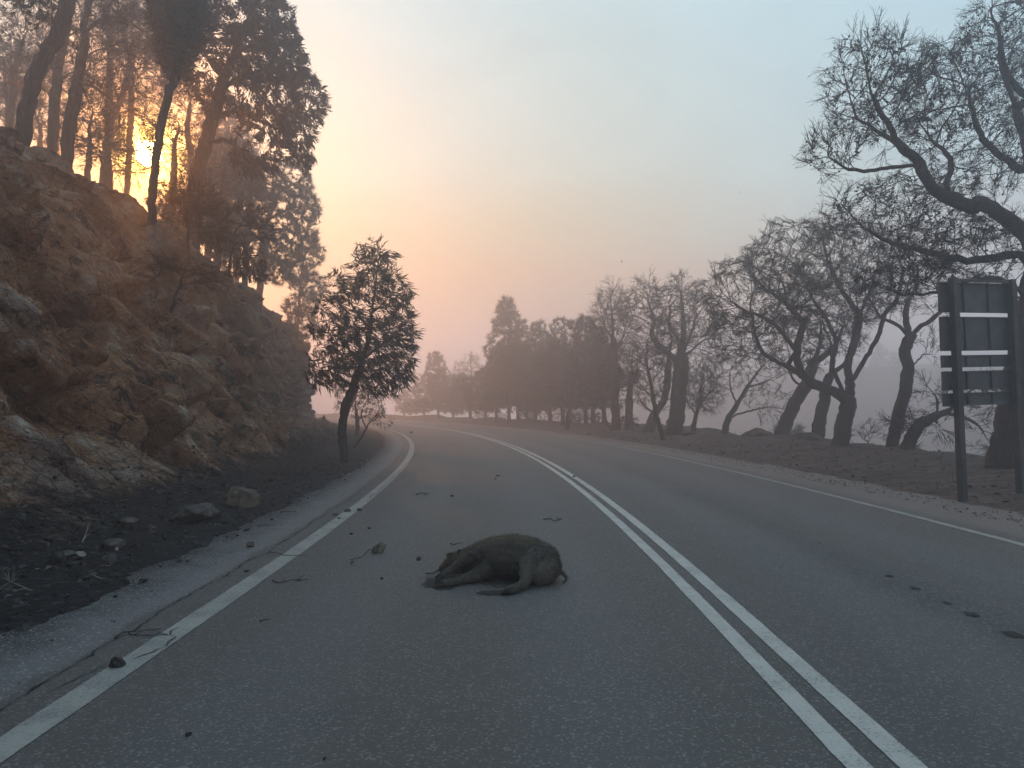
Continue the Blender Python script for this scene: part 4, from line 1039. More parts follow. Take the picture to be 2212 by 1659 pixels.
bare(213, 33, [(770, 945), (772, 915), (768, 880)], [], [(768, 860, 45, 40, 1.2, 150), (800, 880, 30, 30, 1, 60)], .09, "hazy_sapling", "hazy sapling further along the inner verge behind the bent shrub", conv=q0, k=1.0, zf=z_left, group='trees along the inner verge', cmat=LEAF, style='leafy', dens=.6, spray=.4, twig=.006, frm=3)
print("shrubs", round(time.time() - RT_, 1))

# ------------------------------------------------------------------ road sign seen from behind
def m_metal(q):
    p = coords(q)
    a = q.noise(p, 6.0, 5.0, 0.65); b = q.noise(p, 60.0, 3.0, 0.6)
    c = q.mix(q.smooth(a, 0.4, 0.68), (0.036, 0.037, 0.041), (0.062, 0.062, 0.066))
    c = q.mix(q.math('MULTIPLY', q.smooth(q.noise(p, 2.2, 4.0, 0.7, 1.0), 0.55, 0.75), 0.6), c, (0.028, 0.024, 0.022))
    return principled(q, c, q.math('MULTIPLY_ADD', b, 0.3, 0.45), bump(q, b, 0.2, 0.002), 0.5)
METAL = material("weathered_sign_metal", m_metal)
STEEL = material("soot_stained_post", lambda q: principled(q, q.mix(q.smooth(q.noise(coords(q), 5.0, 5.0, 0.7), 0.4, 0.65), (0.026, 0.025, 0.026), (0.050, 0.047, 0.046)), 0.6, None, 0.4))
pl, pr = PT(2062, 880, 11.1), PT(2187, 880, 11.5)
ang = math.atan2(pr[1] - pl[1], pr[0] - pl[0]); span = math.hypot(pr[0] - pl[0], pr[1] - pl[1])
zb = zr_xy(pl[0], pl[1])
sign = thing("direction_sign", "back of a grey metal direction sign with five stacked panels on two posts", "road sign", (pl[0] + .05, pl[1], zb))
sign.rotation_euler = (0, math.radians(-1.9), ang)
for x, w in ((0, .048), (span, .044)):
    obj("post", box_me("post", x - w, x + w, -.10, -.004, -.35 - .1 * (x > 0), 3.32 - zb + .02), STEEL, sign)
for z0, z1 in ((3.27, 2.84), (2.75, 2.26), (2.17, 2.01), (1.93, 1.67), (1.60, 1.43)):
    z0, z1 = z0 - zb, z1 - zb
    x0, x1 = -.20, span + .19
    pn = obj("panel", box_me("panel", x0, x1, 0.03, 0.038, z1, z0), METAL, sign)
    t_ = .012
    for nm, b in (("panel_edge", (x0 - t_, x1 + t_, 0.0, 0.042, z0 + .0005, z0 + t_)), ("panel_edge", (x0 - t_, x1 + t_, 0.0, 0.042, z1 - t_, z1 - .0005)),
                  ("panel_edge", (x0 - t_, x0 - .0005, 0.0, 0.042, z1, z0)), ("panel_edge", (x1 + .0005, x1 + t_, 0.0, 0.042, z1, z0))):
        obj(nm, box_me(nm, *b), METAL, pn)
    for x in (span * .235, span * .655, span + .10):
        obj("stiffener", box_me("stiffener", x - .014, x + .014, 0.003, 0.0295, z1 + .004, z0 - .004), STEEL, pn)
    zz = (z0 + z1) / 2
    for x in (0, span):
        obj("clamp", box_me("clamp", x - .065, x + .065, -.118, -.1005, zz - .02, zz + .02), STEEL, pn)
obj("cross_bar", box_me("cross_bar", .05, span - .046, -.075, -.02, 3.285 - zb, 3.325 - zb), STEEL, sign)

# ------------------------------------------------------------------ boar
P0 = np.array([PT(1098, 1258, 5.93)[0], 5.93, 0.0])
boar = thing("wild_boar", "dead dark brown boar lying on its side across the lane", "boar", tuple(P0))
def sphere(c, rad, n=12, m=8, rot=None):
    V, F = [], []
    for i in range(m + 1):
        a = math.pi * i / m
        for j in range(n):
            b = 2 * math.pi * j / n
            V.append((math.sin(a) * math.cos(b), math.sin(a) * math.sin(b), math.cos(a)))
    for i in range(m):
        for j in range(n):
            F.append((i * n + j, (i + 1) * n + j, (i + 1) * n + (j + 1) % n, i * n + (j + 1) % n))
    V = np.array(V) * np.asarray(rad) + np.asarray(c)
    return V, np.array(F)
def blob_mesh(name, chains, voxel, smooth_it, fac=0.5):
    """chains: list of [(centre, radii or radius), ...]; swept spheres fused into one continuous skin"""
    Vs, Fs, b = [], [], 0
    for ch in chains:
        for (c0, r0), (c1, r1) in zip(ch[:-1], ch[1:]):
            c0, c1 = np.array(c0, float), np.array(c1, float)
            r0 = np.array(r0 if np.ndim(r0) else [r0] * 3, float); r1 = np.array(r1 if np.ndim(r1) else [r1] * 3, float)
            n = max(2, int(np.linalg.norm(c1 - c0) / (min(r0.min(), r1.min()) * .22)) + 1)
            for u in np.linspace(0, 1, n):
                v, f = sphere(c0 + (c1 - c0) * u, r0 + (r1 - r0) * u)
                Vs.append(v); Fs.append(f + b); b += len(v)
    me = mesh_np(name, np.vstack(Vs), [np.vstack(Fs)])
    tmp = bpy.data.objects.new(name, me); col.objects.link(tmp)
    m = tmp.modifiers.new("fuse", 'REMESH'); m.mode = 'VOXEL'; m.voxel_size = voxel; m.use_smooth_shade = True
    s = tmp.modifiers.new("soft", 'SMOOTH'); s.factor = fac; s.iterations = smooth_it
    dg = bpy.context.evaluated_depsgraph_get()
    out = bpy.data.meshes.new_from_object(tmp.evaluated_get(dg))
    bpy.data.objects.remove(tmp); bpy.data.meshes.remove(me)
    out.name = name
    return out
trunk_c = [((.350, .12, .115), (.080, .11, .10)), ((.285, .15, .145), (.13, .18, .145)), ((.17, .20, .168), (.15, .21, .168)), ((.03, .22, .176), (.15, .225, .176)), ((-.11, .24, .166), (.14, .205, .166)),
           ((-.22, .26, .145), (.12, .17, .145)), ((-.32, .30, .118), (.09, .125, .116)), ((-.40, .35, .098), (.078, .10, .096))]
head = [((-.40, .35, .098), (.078, .092, .094)), ((-.455, .355, .092), (.066, .082, .088)), ((-.500, .350, .074), (.050, .060, .066)), ((-.535, .340, .056), (.038, .042, .048)), ((-.560, .332, .046), (.030, .032, .040))]
legs = [[((-.19, .17, .20), (.075, .085, .085)), ((-.27, .11, .205), .056), ((-.345, .06, .178), .038), ((-.42, .02, .138), .029), ((-.475, -.01, .106), .027), ((-.515, -.03, .082), .025)],
        [((-.19, .09, .085), (.070, .075, .075)), ((-.28, .02, .056), .046), ((-.37, -.04, .042), .034), ((-.44, -.085, .034), .027), ((-.495, -.12, .031), .026)],
        [((.22, .06, .17), (.12, .12, .115)), ((.155, -.02, .155), (.075, .07, .08)), ((.140, -.09, .120), .056), ((.135, -.16, .074), .044), ((.118, -.215, .048), .037), ((.055, -.29, .040), .030), ((.005, -.345, .036), .028)],
        [((.29, .10, .12), (.12, .14, .12)), ((.30, -.02, .105), (.105, .10, .10)), ((.255, -.085, .082), (.085, .07, .078))],
        [((.39, .08, .095), .020), ((.428, .055, .080), .013), ((.458, .035, .050), .011), ((.462, .02, .022), .010), ((.440, .005, .014), .012)]]
body_me = blob_mesh("body", [trunk_c, head] + legs, 0.0075, 6)
n = len(body_me.vertices); co = np.empty(n * 3); body_me.vertices.foreach_get('co', co); co = co.reshape(-1, 3)
no = np.empty(n * 3); body_me.vertices.foreach_get('normal', no); no = no.reshape(-1, 3)
wr = np.zeros(n)
for i, p in enumerate(co):
    v = .006 * mn.fractal(tuple(p * 14), .8, 2.1, 3)
    fold = max(0., 1 - np.hypot((p[0] - .10) / .09, (p[1] + .03) / .16)) if p[2] > .05 else 0.
    v += fold * .011 * math.sin(60 * (p[0] * .5 + p[2]) + 4 * mn.noise(tuple(p * 9)))
    sh = max(0., 1 - np.linalg.norm((p - np.array([-.27, .10, .2])) / np.array([.13, .12, .10])))
    v += sh * .011 * math.sin(55 * (p[1] + .6 * p[0]) + 3 * mn.noise(tuple(p * 11)))
    v += .010 * max(0., mn.noise(tuple(p * 5.5 + 3)) - .12)
    wr[i] = v
co = co + no * wr[:, None]; co[:, 2] = np.maximum(co[:, 2], 0.002)
body_me.vertices.foreach_set('co', co.ravel().astype(np.float32)); body_me.update()
def m_hide(q):
    p = coords(q)
    s3 = q.t.nodes.new('ShaderNodeSeparateXYZ'); q.t.links.new(p, s3.inputs[0])
    a = q.noise(p, 6.0, 5.0, 0.65, 0.5); f = q.noise(p, 90.0, 4.0, 0.7); m = q.noise(p, 22.0, 5.0, 0.7, 0.8)
    # brown bristled back and flank, darker bare belly side, dried mud
    back = q.smooth(q.math('ADD', q.math('MULTIPLY', q.math('SUBTRACT', a, 0.5), 0.25), q.math('ADD', s3.outputs[1], q.math('MULTIPLY', s3.outputs[2], 0.5))), 0.19, 0.34)
    c = q.mix(q.smooth(a, 0.35, 0.65), (0.034, 0.029, 0.027), (0.066, 0.055, 0.050))
    c = q.mix(back, c, q.mix(m, (0.052, 0.037, 0.025), (0.110, 0.075, 0.046)))
    low = q.math('SUBTRACT', 1.0, q.smooth(q.math('ADD', s3.outputs[1], q.math('MULTIPLY', q.math('SUBTRACT', a, 0.5), 0.2)), -0.10, 0.06))
    c = q.mix(q.math('MULTIPLY', low, 0.75), c, q.mix(m, (0.045, 0.039, 0.034), (0.125, 0.108, 0.092)))
    c = q.mix(q.math('MULTIPLY', q.smooth(m, 0.54, 0.66), 0.6), c, (0.125, 0.105, 0.092))
    c = q.mix(q.math('MULTIPLY', q.smooth(f, 0.5, 0.36), 0.6), c, (0.014, 0.012, 0.012))
    h = q.math('ADD', q.math('MULTIPLY', m, 0.7), q.math('MULTIPLY', f, 0.4))
    return principled(q, c, 0.82, bump(q, h, 1.0, 0.018), 0.3)
HIDE = material("boar_hide", m_hide)
body = obj("body", body_me, HIDE, boar)
HOOF = material("boar_hoof", lambda q: principled(q, q.mix(q.noise(coords(q), 30.0, 4.0), (0.010, 0.009, 0.008), (0.034, 0.029, 0.025)), 0.75, None, 0.2))
BRIS = leafy("boar_bristle", (0.022, 0.017, 0.013), (0.100, 0.070, 0.044), 0.1)
def hoof(c, dr, side):
    """a cloven hoof: two pointed toes"""
    dr = np.array(dr, float); dr /= np.linalg.norm(dr); side = np.array(side, float); side /= np.linalg.norm(side)
    ch = []
    for s_ in (-1, 1):
        a = np.array(c) + side * s_ * .013
        ch.append([(a - dr * .01, .0165), (a + dr * .025, .0155), (a + dr * .05 + side * s_ * .004, .007)])
    a = np.array(c) - dr * .032
    for s_ in (-1, 1):
        ch.append([(a + side * s_ * .022, .009), (a + side * s_ * .027 + dr * .018, .005)])
    me_ = blob_mesh("hoof", ch, 0.0042, 2)
    return obj("hoof", me_, HOOF, boar)
hoof((-.530, -.038, .070), (-.85, -.35, -.45), (0, .55, .84))
hoof((-.515, -.132, .029), (-.9, -.4, -.05), (-.3, .5, .8))
hoof((-.010, -.365, .034), (-.65, -.72, -.08), (.55, -.45, .7))
def ear(c, tip, w):
    c, tip = np.array(c, float), np.array(tip, float); d_ = tip - c
    x = np.cross(d_, [.2, -.9, .3]); x /= np.linalg.norm(x); y = np.cross(x, d_); y /= np.linalg.norm(y)
    V, F = [], []
    for i, u in enumerate(np.linspace(0, 1, 7)):
        ww = w * (1 - u) ** .6 * (1 - .25 * math.cos(u * 3)) + .002
        for j, v in enumerate(np.linspace(-1, 1, 7)):
            V.append(c + d_ * u + x * ww * v + y * w * (.55 * v * v - .2) * (1 - u))
    for i in range(6):
        for j in range(6):
            a = i * 7 + j; F.append((a, a + 1, a + 8, a + 7))
    me_ = mesh_np("ear", V, [np.array(F)], True)
    o = obj("ear", me_, HIDE, boar)
    m_ = o.modifiers.new("thick", 'SOLIDIFY'); m_.thickness = .007; m_.offset = 0
    return o
ear((-.405, .335, .178), (-.425, .285, .205), .032)
ear((-.462, .320, .150), (-.515, .275, .178), .034)
# bristles lie back along the flank
tri_n = len(body_me.polygons)
r_ = np.random.default_rng(3)
pick = r_.choice(n, 22000)
pn_, nn_ = co[pick], no[pick]
keep = (nn_[:, 2] > -.3) & (pn_[:, 2] > .03)
pn_, nn_ = pn_[keep], nn_[keep]
fl = nn_ * .55 + np.array([.85, .1, -.15]) + r_.normal(size=nn_.shape) * .3
fl /= np.linalg.norm(fl, axis=1)[:, None]
sd = np.cross(fl, nn_); sd /= np.linalg.norm(sd, axis=1)[:, None] + 1e-9
ll = (.012 + .022 * r_.random(len(pn_)) * (1 + 1.6 * smoothstep(pn_[:, 1], .18, .38)))[:, None]
BV = np.stack([pn_ - sd * .0009 - nn_ * .001, pn_ + sd * .0009 - nn_ * .001, pn_ + fl * ll], 1).reshape(-1, 3)
obj("bristles", mesh_np("bristles", BV, [np.arange(len(BV)).reshape(-1, 3)]), BRIS, boar)
# scorched stain on the road under the head and forefeet
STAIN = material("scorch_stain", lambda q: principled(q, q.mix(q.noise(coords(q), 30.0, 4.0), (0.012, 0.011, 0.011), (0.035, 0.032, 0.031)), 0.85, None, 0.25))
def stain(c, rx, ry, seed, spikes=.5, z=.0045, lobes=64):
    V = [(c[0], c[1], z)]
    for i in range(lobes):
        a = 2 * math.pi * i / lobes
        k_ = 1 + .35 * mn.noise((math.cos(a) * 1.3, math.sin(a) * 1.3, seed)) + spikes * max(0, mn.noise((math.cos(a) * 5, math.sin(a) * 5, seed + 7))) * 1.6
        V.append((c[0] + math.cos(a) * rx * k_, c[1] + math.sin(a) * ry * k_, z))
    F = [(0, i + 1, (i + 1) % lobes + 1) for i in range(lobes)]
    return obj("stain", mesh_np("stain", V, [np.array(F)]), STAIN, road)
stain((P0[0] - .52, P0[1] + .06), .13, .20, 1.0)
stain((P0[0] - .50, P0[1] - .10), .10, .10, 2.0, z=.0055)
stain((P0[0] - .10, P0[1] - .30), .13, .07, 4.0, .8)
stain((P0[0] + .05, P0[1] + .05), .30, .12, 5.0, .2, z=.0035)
for i, (x, y, w) in enumerate([(2190, 1372, .17), (2100, 1328, .13), (2045, 1303, .08), (1978, 1272, .10), (1922, 1245, .09), (1770, 1175, .06), (1725, 1152, .05), (1540, 1185, .05)]):
    p = GP(x, y); stain((p[0], p[1]), w * .30, w * .40, 20 + i, .6)

# ------------------------------------------------------------------ rocks, stones and twigs
def m_rock(q, c0=(0.035, 0.031, 0.031), c1=(0.12, 0.105, 0.098)):
    p = coords(q)
    a = q.noise(p, 9.0, 6.0, 0.7); f = q.noise(p, 45.0, 4.0, 0.7)
    c = q.mix(q.smooth(a, 0.36, 0.66), c0, c1)
    c = q.mix(q.math('MULTIPLY', q.smooth(f, 0.5, 0.7), 0.5), c, tuple(min(1, 1.9 * v) for v in c1))
    return principled(q, c, 0.9, bump(q, q.math('ADD', a, q.math('MULTIPLY', f, .4)), .8, .02), .25)
ROCK = material("sooty_rock", m_rock)
PALE = material("pale_rock", lambda q: m_rock(q, (.16, .145, .13), (.36, .33, .30)))
BLACK = material("charred_stone", lambda q: m_rock(q, (.008, .008, .009), (.045, .042, .042)))
BROWN = material("brown_stone", lambda q: m_rock(q, (.035, .028, .024), (.14, .11, .085)))
def rock(name, label, cat, x, y, w, h, dep, seed, mat, zg=0.0, rz=None, sink=.12, group=None, sub=3, lean=0.0):
    """stone of width w, height h, depth dep whose foot meets the ground at picture point x, y"""
    import bmesh
    bm = bmesh.new(); bmesh.ops.create_icosphere(bm, subdivisions=sub, radius=1.0)
    V = np.array([v.co[:] for v in bm.verts]); F = np.array([[v.index for v in f.verts] for f in bm.faces]); bm.free()
    rr_ = np.random.default_rng(seed)
    for _ in range(16):                                     # knock flat facets off it
        nrm = rr_.normal(size=3); nrm /= np.linalg.norm(nrm); o_ = .50 + .32 * rr_.random()
        dd = V @ nrm - o_
        V = V - np.outer(np.maximum(dd, 0) * .9, nrm)
    V = V * (1 + np.array([.16 * mn.fractal(tuple(v * 1.7 + seed), .8, 2.1, 4) for v in V]))[:, None]
    V = V * np.array([w / 2, dep / 2, h / 2])
    V[:, 0] += lean * V[:, 2]
    V[:, 2] -= V[:, 2].min() + h * sink
    p = GP(x, y, zg)
    o = obj(name, mesh_np(name, V, [F], True), mat)
    o.location = (p[0], p[1] + dep * .4, zg); o.rotation_euler = (0, 0, rr_.random() * .8 - .4 if rz is None else rz)
    return tag(o, label, cat, group)
def zl_at(x, y):
    p = GP(x, y, .08); return max(0.0, hill_near(np.array([p[0], p[1], .08]))[2])
BLD = 'boulders fallen at the foot of the cut'
def verge_rock(label, x0, x1, y0, y1, seed, mat, hk=1.0, lean=0.0, name="boulder", sub=4, dk=.75):
    z = zl_at((x0 + x1) / 2, y1)
    d_ = GP((x0 + x1) / 2, y1, z)[1]
    return rock(name, label, "rock", (x0 + x1) / 2, y1, pxm(x1 - x0, d_), pxm(y1 - y0, d_) * hk * 1.15, pxm(x1 - x0, d_) * dk, seed, mat, zg=z, group=BLD, sub=sub, lean=lean)
verge_rock("big angular grey boulder with a pale broken face at the verge", 475, 566, 1040, 1096, 3, BROWN)
verge_rock("long sooty boulder tilted against the foot of the cut", 342, 450, 1080, 1132, 4, ROCK, lean=.5)
verge_rock("smaller sooty boulder tucked beside the long tilted one", 421, 478, 1089, 1124, 5, ROCK)
verge_rock("flat wedge shaped dark rock lying in the ash", 203, 264, 1160, 1188, 6, ROCK, sub=3)
verge_rock("rounded black rock in the ash beside a pale stone", 90, 133, 1185, 1217, 7, BLACK, sub=3)
verge_rock("grey slab leaning on the rounded black rock", 120, 160, 1184, 1206, 8, ROCK, sub=3)
verge_rock("small pale stone beside the rounded black rock", 156, 180, 1190, 1203, 9, PALE, name="stone", sub=3)
verge_rock("squat grey block of stone alone in the ash", 215, 247, 1195, 1222, 10, ROCK, sub=3)
verge_rock("low brown ledge rock at the edge of the talus", 244, 294, 1112, 1132, 11, BROWN, sub=3)
verge_rock("pinkish small stone below the long tilted boulder", 312, 334, 1133, 1151, 12, BROWN, name="stone", sub=3)
verge_rock("pale chip of stone at the asphalt edge below the big boulder", 460, 474, 1128, 1141, 13, PALE, name="stone", sub=2)
verge_rock("little white stone near the wedge shaped rock", 246, 256, 1180, 1190, 14, PALE, name="stone", sub=2)
verge_rock("small grey stone on the soot near the shoulder edge", 385, 398, 1166, 1177, 15, ROCK, name="stone", sub=2)
STN = 'stones lying on the road'
rock("stone", "fist sized black charred stone on the painted edge line", "stone", 243, 1447, .115, .085, .10, 31, BLACK, group=STN)
rock("stone", "brown stone with a twig caught on it, alone on the left shoulder", "stone", 538, 1183, .115, .085, .10, 32, BROWN, group=STN)
rock("stone", "round brown layered stone between the edge line and the boar", "stone", 817, 1196, .165, .125, .14, 33, BROWN, group=STN)
rock("stone", "small dark stone close to the boar's head", "stone", 904, 1211, .056, .042, .05, 34, BLACK, group=STN)
rock("pebble", "little black pebble alone on the near left lane", "pebble", 403, 1592, .032, .026, .03, 35, BLACK, sub=2, group=STN)
rock("pebble", "tiny dark pebble at the near edge of the lane", "pebble", 700, 1643, .02, .014, .02, 36, BLACK, sub=2, group=STN)
rock("stone", "dark stone on the edge line, tallest of three together", "stone", 750, 1107, .10, .07, .09, 37, BROWN, group=STN)
rock("stone", "flat dark stone on the inner side of the edge line beside the tallest of three", "stone", 775, 1104, .11, .05, .08, 38, ROCK, group=STN)
rock("stone", "crumbled flat stone on the outer side of the edge line beside the tallest of three", "stone", 722, 1114, .14, .045, .09, 39, ROCK, group=STN)
rock("pebble", "small pebble on the edge line just nearer than the three stones", "pebble", 731, 1122, .06, .035, .05, 40, ROCK, sub=2, group=STN)
rock("pebble", "small dark pebble in the lane between three stones and the layered stone", "pebble", 797, 1143, .06, .03, .05, 41, BLACK, sub=2, group=STN)
rock("pebble", "small angular pebble in the lane close to the edge line", "pebble", 758, 1155, .05, .03, .045, 42, BLACK, sub=2, group=STN)
rock("pebble", "dark chip on the lane in front of the layered stone", "pebble", 823, 1252, .035, .022, .03, 43, BLACK, sub=2, group=STN)
rock("stone", "small stone lying on the double centre line", "stone", 1240, 1031, .10, .05, .08, 44, BLACK, group=STN, sub=2)
rock("stone", "dark stone far down the middle of the left lane, one of a close pair", "stone", 1075, 1029, .11, .05, .08, 45, ROCK, group=STN, sub=2)
rock("pebble", "pebble beside the dark stone of the far pair", "pebble", 1070, 1036, .06, .03, .05, 46, ROCK, group=STN, sub=2)
rock("stone", "pale stone on the lane where the edge line bends away", "stone", 889, 936, .26, .18, .2, 47, BROWN, group=STN, sub=2)
rock("stone", "small dark stone on the left lane beyond the boar", "stone", 976, 1073, .07, .04, .05, 48, BLACK, group=STN, sub=2)
rock("pebble", "small stone caught on the crack of the left shoulder", "pebble", 532, 1236, .06, .03, .04, 49, BLACK, sub=2, group=STN)
rock("pebble", "dark pebble by a twig near the broken edge line", "pebble", 248, 1381, .035, .022, .03, 50, BLACK, sub=2, group=STN)
def twig(label, pts, r0, seed, mat, zs=None, fork=True, name="twig"):
    rr_ = np.random.default_rng(seed)
    P = [GP(x, y, 0) for x, y in pts]
    C = crom(P, .02)
    k_ = np.linspace(0, 1, len(C))
    zz = r0 + .012 * np.abs(np.sin(k_ * 5 + seed)) + (0 if zs is None else np.interp(k_, np.linspace(0, 1, len(zs)), zs))
    C[:, 2] = zz; C[1:-1, :2] += rr_.normal(size=(len(C) - 2, 2)) * .003
    Vs, Fs, b = [], [], 0
    def tube(C, ra, rb):
        nonlocal b
        for i in range(len(C) - 1):
            v, f = prism(C[i], C[i + 1] + (C[i + 1] - C[i]) * .1, ra + (rb - ra) * i / len(C), ra + (rb - ra) * (i + 1) / len(C)); Vs.append(v); Fs.append(f + b); b += len(v)
    tube(C, r0, r0 * .4)
    if fork:
        for q_ in range(3):
            i = int(len(C) * (.35 + .5 * rr_.random())); dd = (C[min(i + 2, len(C) - 1)] - C[i - 1]); dd /= np.linalg.norm(dd) + 1e-9
            dd = dd + rr_.normal(size=3) * .7; dd[2] = abs(dd[2]) * .3; L = .05 + .06 * rr_.random()
            tube(np.array([C[i], C[i] + dd * L * .5, C[i] + dd * L + np.array([0, 0, .004])]), r0 * .6, r0 * .25)
    c0 = C[0].copy(); c0[2] = 0
    o = obj(name, mesh_np(name, np.vstack(Vs) - c0, [np.vstack(Fs)]), mat)
    o.location = tuple(c0)
    return tag(o, label, "twig", 'burnt twigs on the road')
TW2 = leafy("dead_twig", (0.020, 0.017, 0.015), (0.075, 0.062, 0.052), 0.0)
TW3 = leafy("bleached_twig", (0.16, 0.14, 0.12), (0.30, 0.26, 0.22), 0.0)
twig("pale forked twig poking out from the round layered stone", [(800, 1196), (782, 1206), (764, 1211), (757, 1223)], .006, 1, TW2, [.03, .01, 0, 0])
twig("thin black twig lying inside the edge line before the boar", [(588, 1259), (612, 1261), (635, 1256), (652, 1257)], .006, 2, TW2)
twig("curled black twig near the broken piece of edge line", [(250, 1377), (268, 1371), (290, 1374), (306, 1370)], .005, 3, TW2)
twig("forked twig on the left lane behind the boar", [(1174, 1125), (1190, 1124), (1200, 1127), (1211, 1121)], .008, 4, TW2)
twig("short pale twig just behind the boar's shoulder", [(972, 1178), (988, 1177), (1000, 1174)], .006, 5, TW2, fork=False)
twig("straight little stick on the shoulder beside the long tilted boulder", [(604, 1108), (622, 1107), (640, 1108)], .007, 6, TW2, fork=False)
twig("thin stick lying across the edge line", [(580, 1196), (606, 1199), (630, 1203), (660, 1204)], .005, 7, TW2, fork=False)
twig("tiny stick on the open lane in front of the boar", [(560, 1345), (572, 1344), (582, 1341)], .005, 8, TW2, fork=False)
twig("flat sliver of bark far down the left lane", [(898, 1069), (912, 1068), (926, 1070)], .012, 9, TW2, fork=False)
twig("dark burnt twigs by the boar's hind hoof", [(1046, 1263), (1066, 1268), (1086, 1272), (1100, 1275)], .006, 10, TW2)
twig("black twig reaching out from under the boar's forefeet", [(921, 1244), (940, 1238), (958, 1234), (975, 1236)], .006, 11, TW2)
twig("short stick among the pebbles on the left shoulder", [(555, 1138), (575, 1137), (592, 1137)], .007, 12, TW2, fork=False)
twig("bleached stick on the gravel left of the sign", [(1945, 1056), (1962, 1060), (1980, 1064)], .014, 13, TW3, fork=False)
# twigs in the ash below the cut
for i, (pts, lab) in enumerate([([(15, 1208), (40, 1222), (75, 1232)], "long pale stick in the ash near the rounded black rock"),
                          ([(250, 1268), (272, 1264), (288, 1261)], "pale stick on the soot at the edge of the asphalt"),
                          ([(285, 1085), (300, 1098), (318, 1108)], "thin pale stem leaning at the foot of the talus"),
                          ([(378, 1143), (390, 1138), (400, 1134)], "short pale stick below the long tilted boulder")]):
    twig(lab, pts, .006, 30 + i, TW3 if i != 1 else TW2, [.06, .07, .06], fork=False)

# loose gravel and char crumbs, too many to count
def scatter(name, label, n_, fs, ft, zf, size, mat, seed, parent=None):
    rr_ = np.random.default_rng(seed)
    s_, t_ = fs(rr_, n_), ft(rr_, n_)
    x, y = RT(s_, t_)
    z = zf(x, y, s_, t_)
    sc = size[0] + (size[1] - size[0]) * rr_.random(n_) ** 2.5
    sq = OCT_V * np.array([1.2, 1.0, .62])
    v, f = stamp(sq, OCT_F, np.stack([x, y, z + sc * .25], -1), frames(np.stack([rr_.normal(size=n_) * .35, rr_.normal(size=n_) * .35, np.ones(n_)], -1), rr_), sc)
    v = v + rr_.normal(size=v.shape) * .1 * np.repeat(sc, 6)[:, None]
    o = obj(name, mesh_np(name, v, [f]), mat); o['kind'] = 'stuff'; o['label'] = label
    return o
hs = HILL
def z_hill(x, y, s_, t_):
    out = np.empty(len(x))
    sub = HILLF[(HILLF[:, 2] < 1.6) & (HILLF[:, 1] > -2) & (HILLF[:, 1] < 30)]
    for c in range(0, len(x), 200):
        d2 = (x[c:c + 200, None] - sub[None, :, 0]) ** 2 + (y[c:c + 200, None] - sub[None, :, 1]) ** 2
        out[c:c + 200] = sub[d2.argmin(1), 2]
    return np.maximum(out, 0.0)
scatter("char_crumbs", "black char crumbs and stones strewn in the ash below the cut", 2600, lambda r, n: 2 + 18 * r.random(n) ** 1.3, lambda r, n: -4.35 - 2.05 * r.random(n) ** .7, z_hill, (.005, .045), BLACK, 61)
scatter("rubble", "grey and brown rubble strewn along the foot of the cut", 900, lambda r, n: 2 + 18 * r.random(n) ** 1.3, lambda r, n: -4.8 - 2.1 * r.random(n), z_hill, (.005, .04), ROCK, 62)
scatter("shoulder_grit", "fine grit lying along the left shoulder", 900, lambda r, n: 1.5 + 16 * r.random(n), lambda r, n: -3.8 - 1.1 * r.random(n) ** .5, lambda x, y, s, t: np.zeros(len(x)), (.002, .009), BLACK, 63)
GRV = material("verge_gravel", lambda q: m_rock(q, (.075, .056, .048), (.19, .145, .122)))
scatter("verge_gravel", "pinkish gravel along the right edge of the road", 4200, lambda r, n: 4 + 36 * r.random(n) ** 1.5, lambda r, n: 4.55 + 1.3 * r.random(n), lambda x, y, s, t: np.array([max(0, z_right(a, b)) for a, b in zip(s, t)]), (.005, .024), GRV, 64)
scatter("verge_clods", "dark burnt clods scattered over the right verge", 1500, lambda r, n: 5 + 35 * r.random(n) ** 1.5, lambda r, n: 5.4 + 5 * r.random(n), lambda x, y, s, t: np.array([z_right(a, b) for a, b in zip(s, t)]), (.01, .06), ROCK, 65)
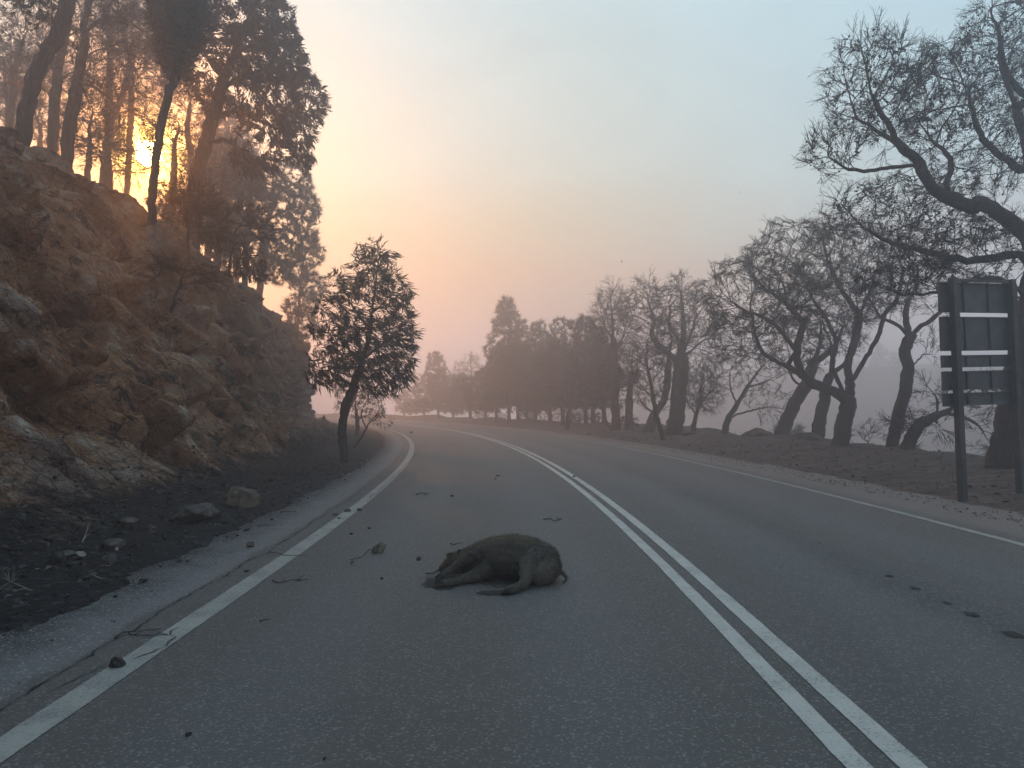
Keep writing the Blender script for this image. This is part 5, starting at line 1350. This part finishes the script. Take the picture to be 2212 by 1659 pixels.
# burnt sticks and stems littering both verges
def litter(name, label, n_, fs, ft, zf, L, mat, seed):
    rr_ = np.random.default_rng(seed)
    s_, t_ = fs(rr_, n_), ft(rr_, n_); x, y = RT(s_, t_); z = zf(x, y, s_, t_)
    v, f = make_spray(rr_, 2, L, .004, spread=.5, forks=2, curl=0)
    dr = np.stack([rr_.normal(size=n_), rr_.normal(size=n_), .25 * np.abs(rr_.normal(size=n_)) + .08], -1)
    up = rr_.random(n_) < .2; dr[up, 2] = 2.0
    v, f = stamp(v, f, np.stack([x, y, z], -1), frames(dr, rr_), .4 + .9 * rr_.random(n_))
    o = obj(name, mesh_np(name, v, [f]), mat); o['kind'] = 'stuff'; o['label'] = label
litter("burnt_litter", "burnt sticks and stems littering the foot of the cut", 260, lambda r, n: 2.5 + 22 * r.random(n) ** 1.3, lambda r, n: -4.7 - 1.9 * r.random(n), z_hill, .20, TW2, 66)
litter("pale_litter", "a few bleached stems in the ash below the cut", 60, lambda r, n: 2.5 + 14 * r.random(n) ** 1.3, lambda r, n: -4.9 - 1.8 * r.random(n), z_hill, .16, TW3, 67)
litter("burnt_litter", "burnt sticks and stems littering the right verge", 320, lambda r, n: 5 + 34 * r.random(n) ** 1.3, lambda r, n: 5.3 + 5.5 * r.random(n), lambda x, y, s, t: np.array([z_right(a_, b_) for a_, b_ in zip(s, t)]), .22, TW2, 68)
# mounds of broken rock along the crest of the right verge
for i, (x, y, w, h, d_, lab) in enumerate([(1634, 945, 1.5, .55, 30, "broad burnt hump of earth left of the leaning stub trunk"), (1490, 950, .9, .35, 31, "low burnt hump beside the thin leaning tree"),
                                     (1745, 962, 1.3, .5, 25, "rounded burnt mound between two trunks of the many-limbed pine"), (1905, 978, .8, .32, 23.5, "small burnt mound right of the many-limbed pine")]):
    p = PT(x, y, d_); zz = zr_xy(p[0], p[1])
    o = rock("earth_mound", lab, "mound", x, y, w, h, w * .8, 80 + i, GROUND, zg=0, sink=.3, sub=4, group='earth humps on the verge crest')
    o.location = (p[0], p[1], zz)
# ash flakes drifting in the smoke
rr = np.random.default_rng(77)
for i, (x, y, d_, sz) in enumerate([(1343, 565, 9, .030), (835, 318, 8, .022), (1708, 232, 9, .02), (1600, 415, 8, .02), (915, 362, 9, .018), (975, 455, 10, .018), (1268, 838, 9, .020), (1155, 590, 10, .016), (1510, 418, 9, .016), (1085, 830, 8, .018)]):
    V = OCT_V * np.array([1.0, .55, .18]) * sz * .5 + rr.normal(size=(6, 3)) * sz * .06
    o = obj("ash_flake", mesh_np("ash_flake", V, [OCT_F]), BLACK); o.location = tuple(PT(x, y, d_)); o.rotation_euler = tuple(rr.random(3) * 6)
    tag(o, "small black flake of ash drifting in the smoky air", "ash flake", "drifting ash flakes")
print("all", round(time.time() - T0, 1), sum(len(o.data.polygons) for o in bpy.data.objects if o.type == 'MESH'))
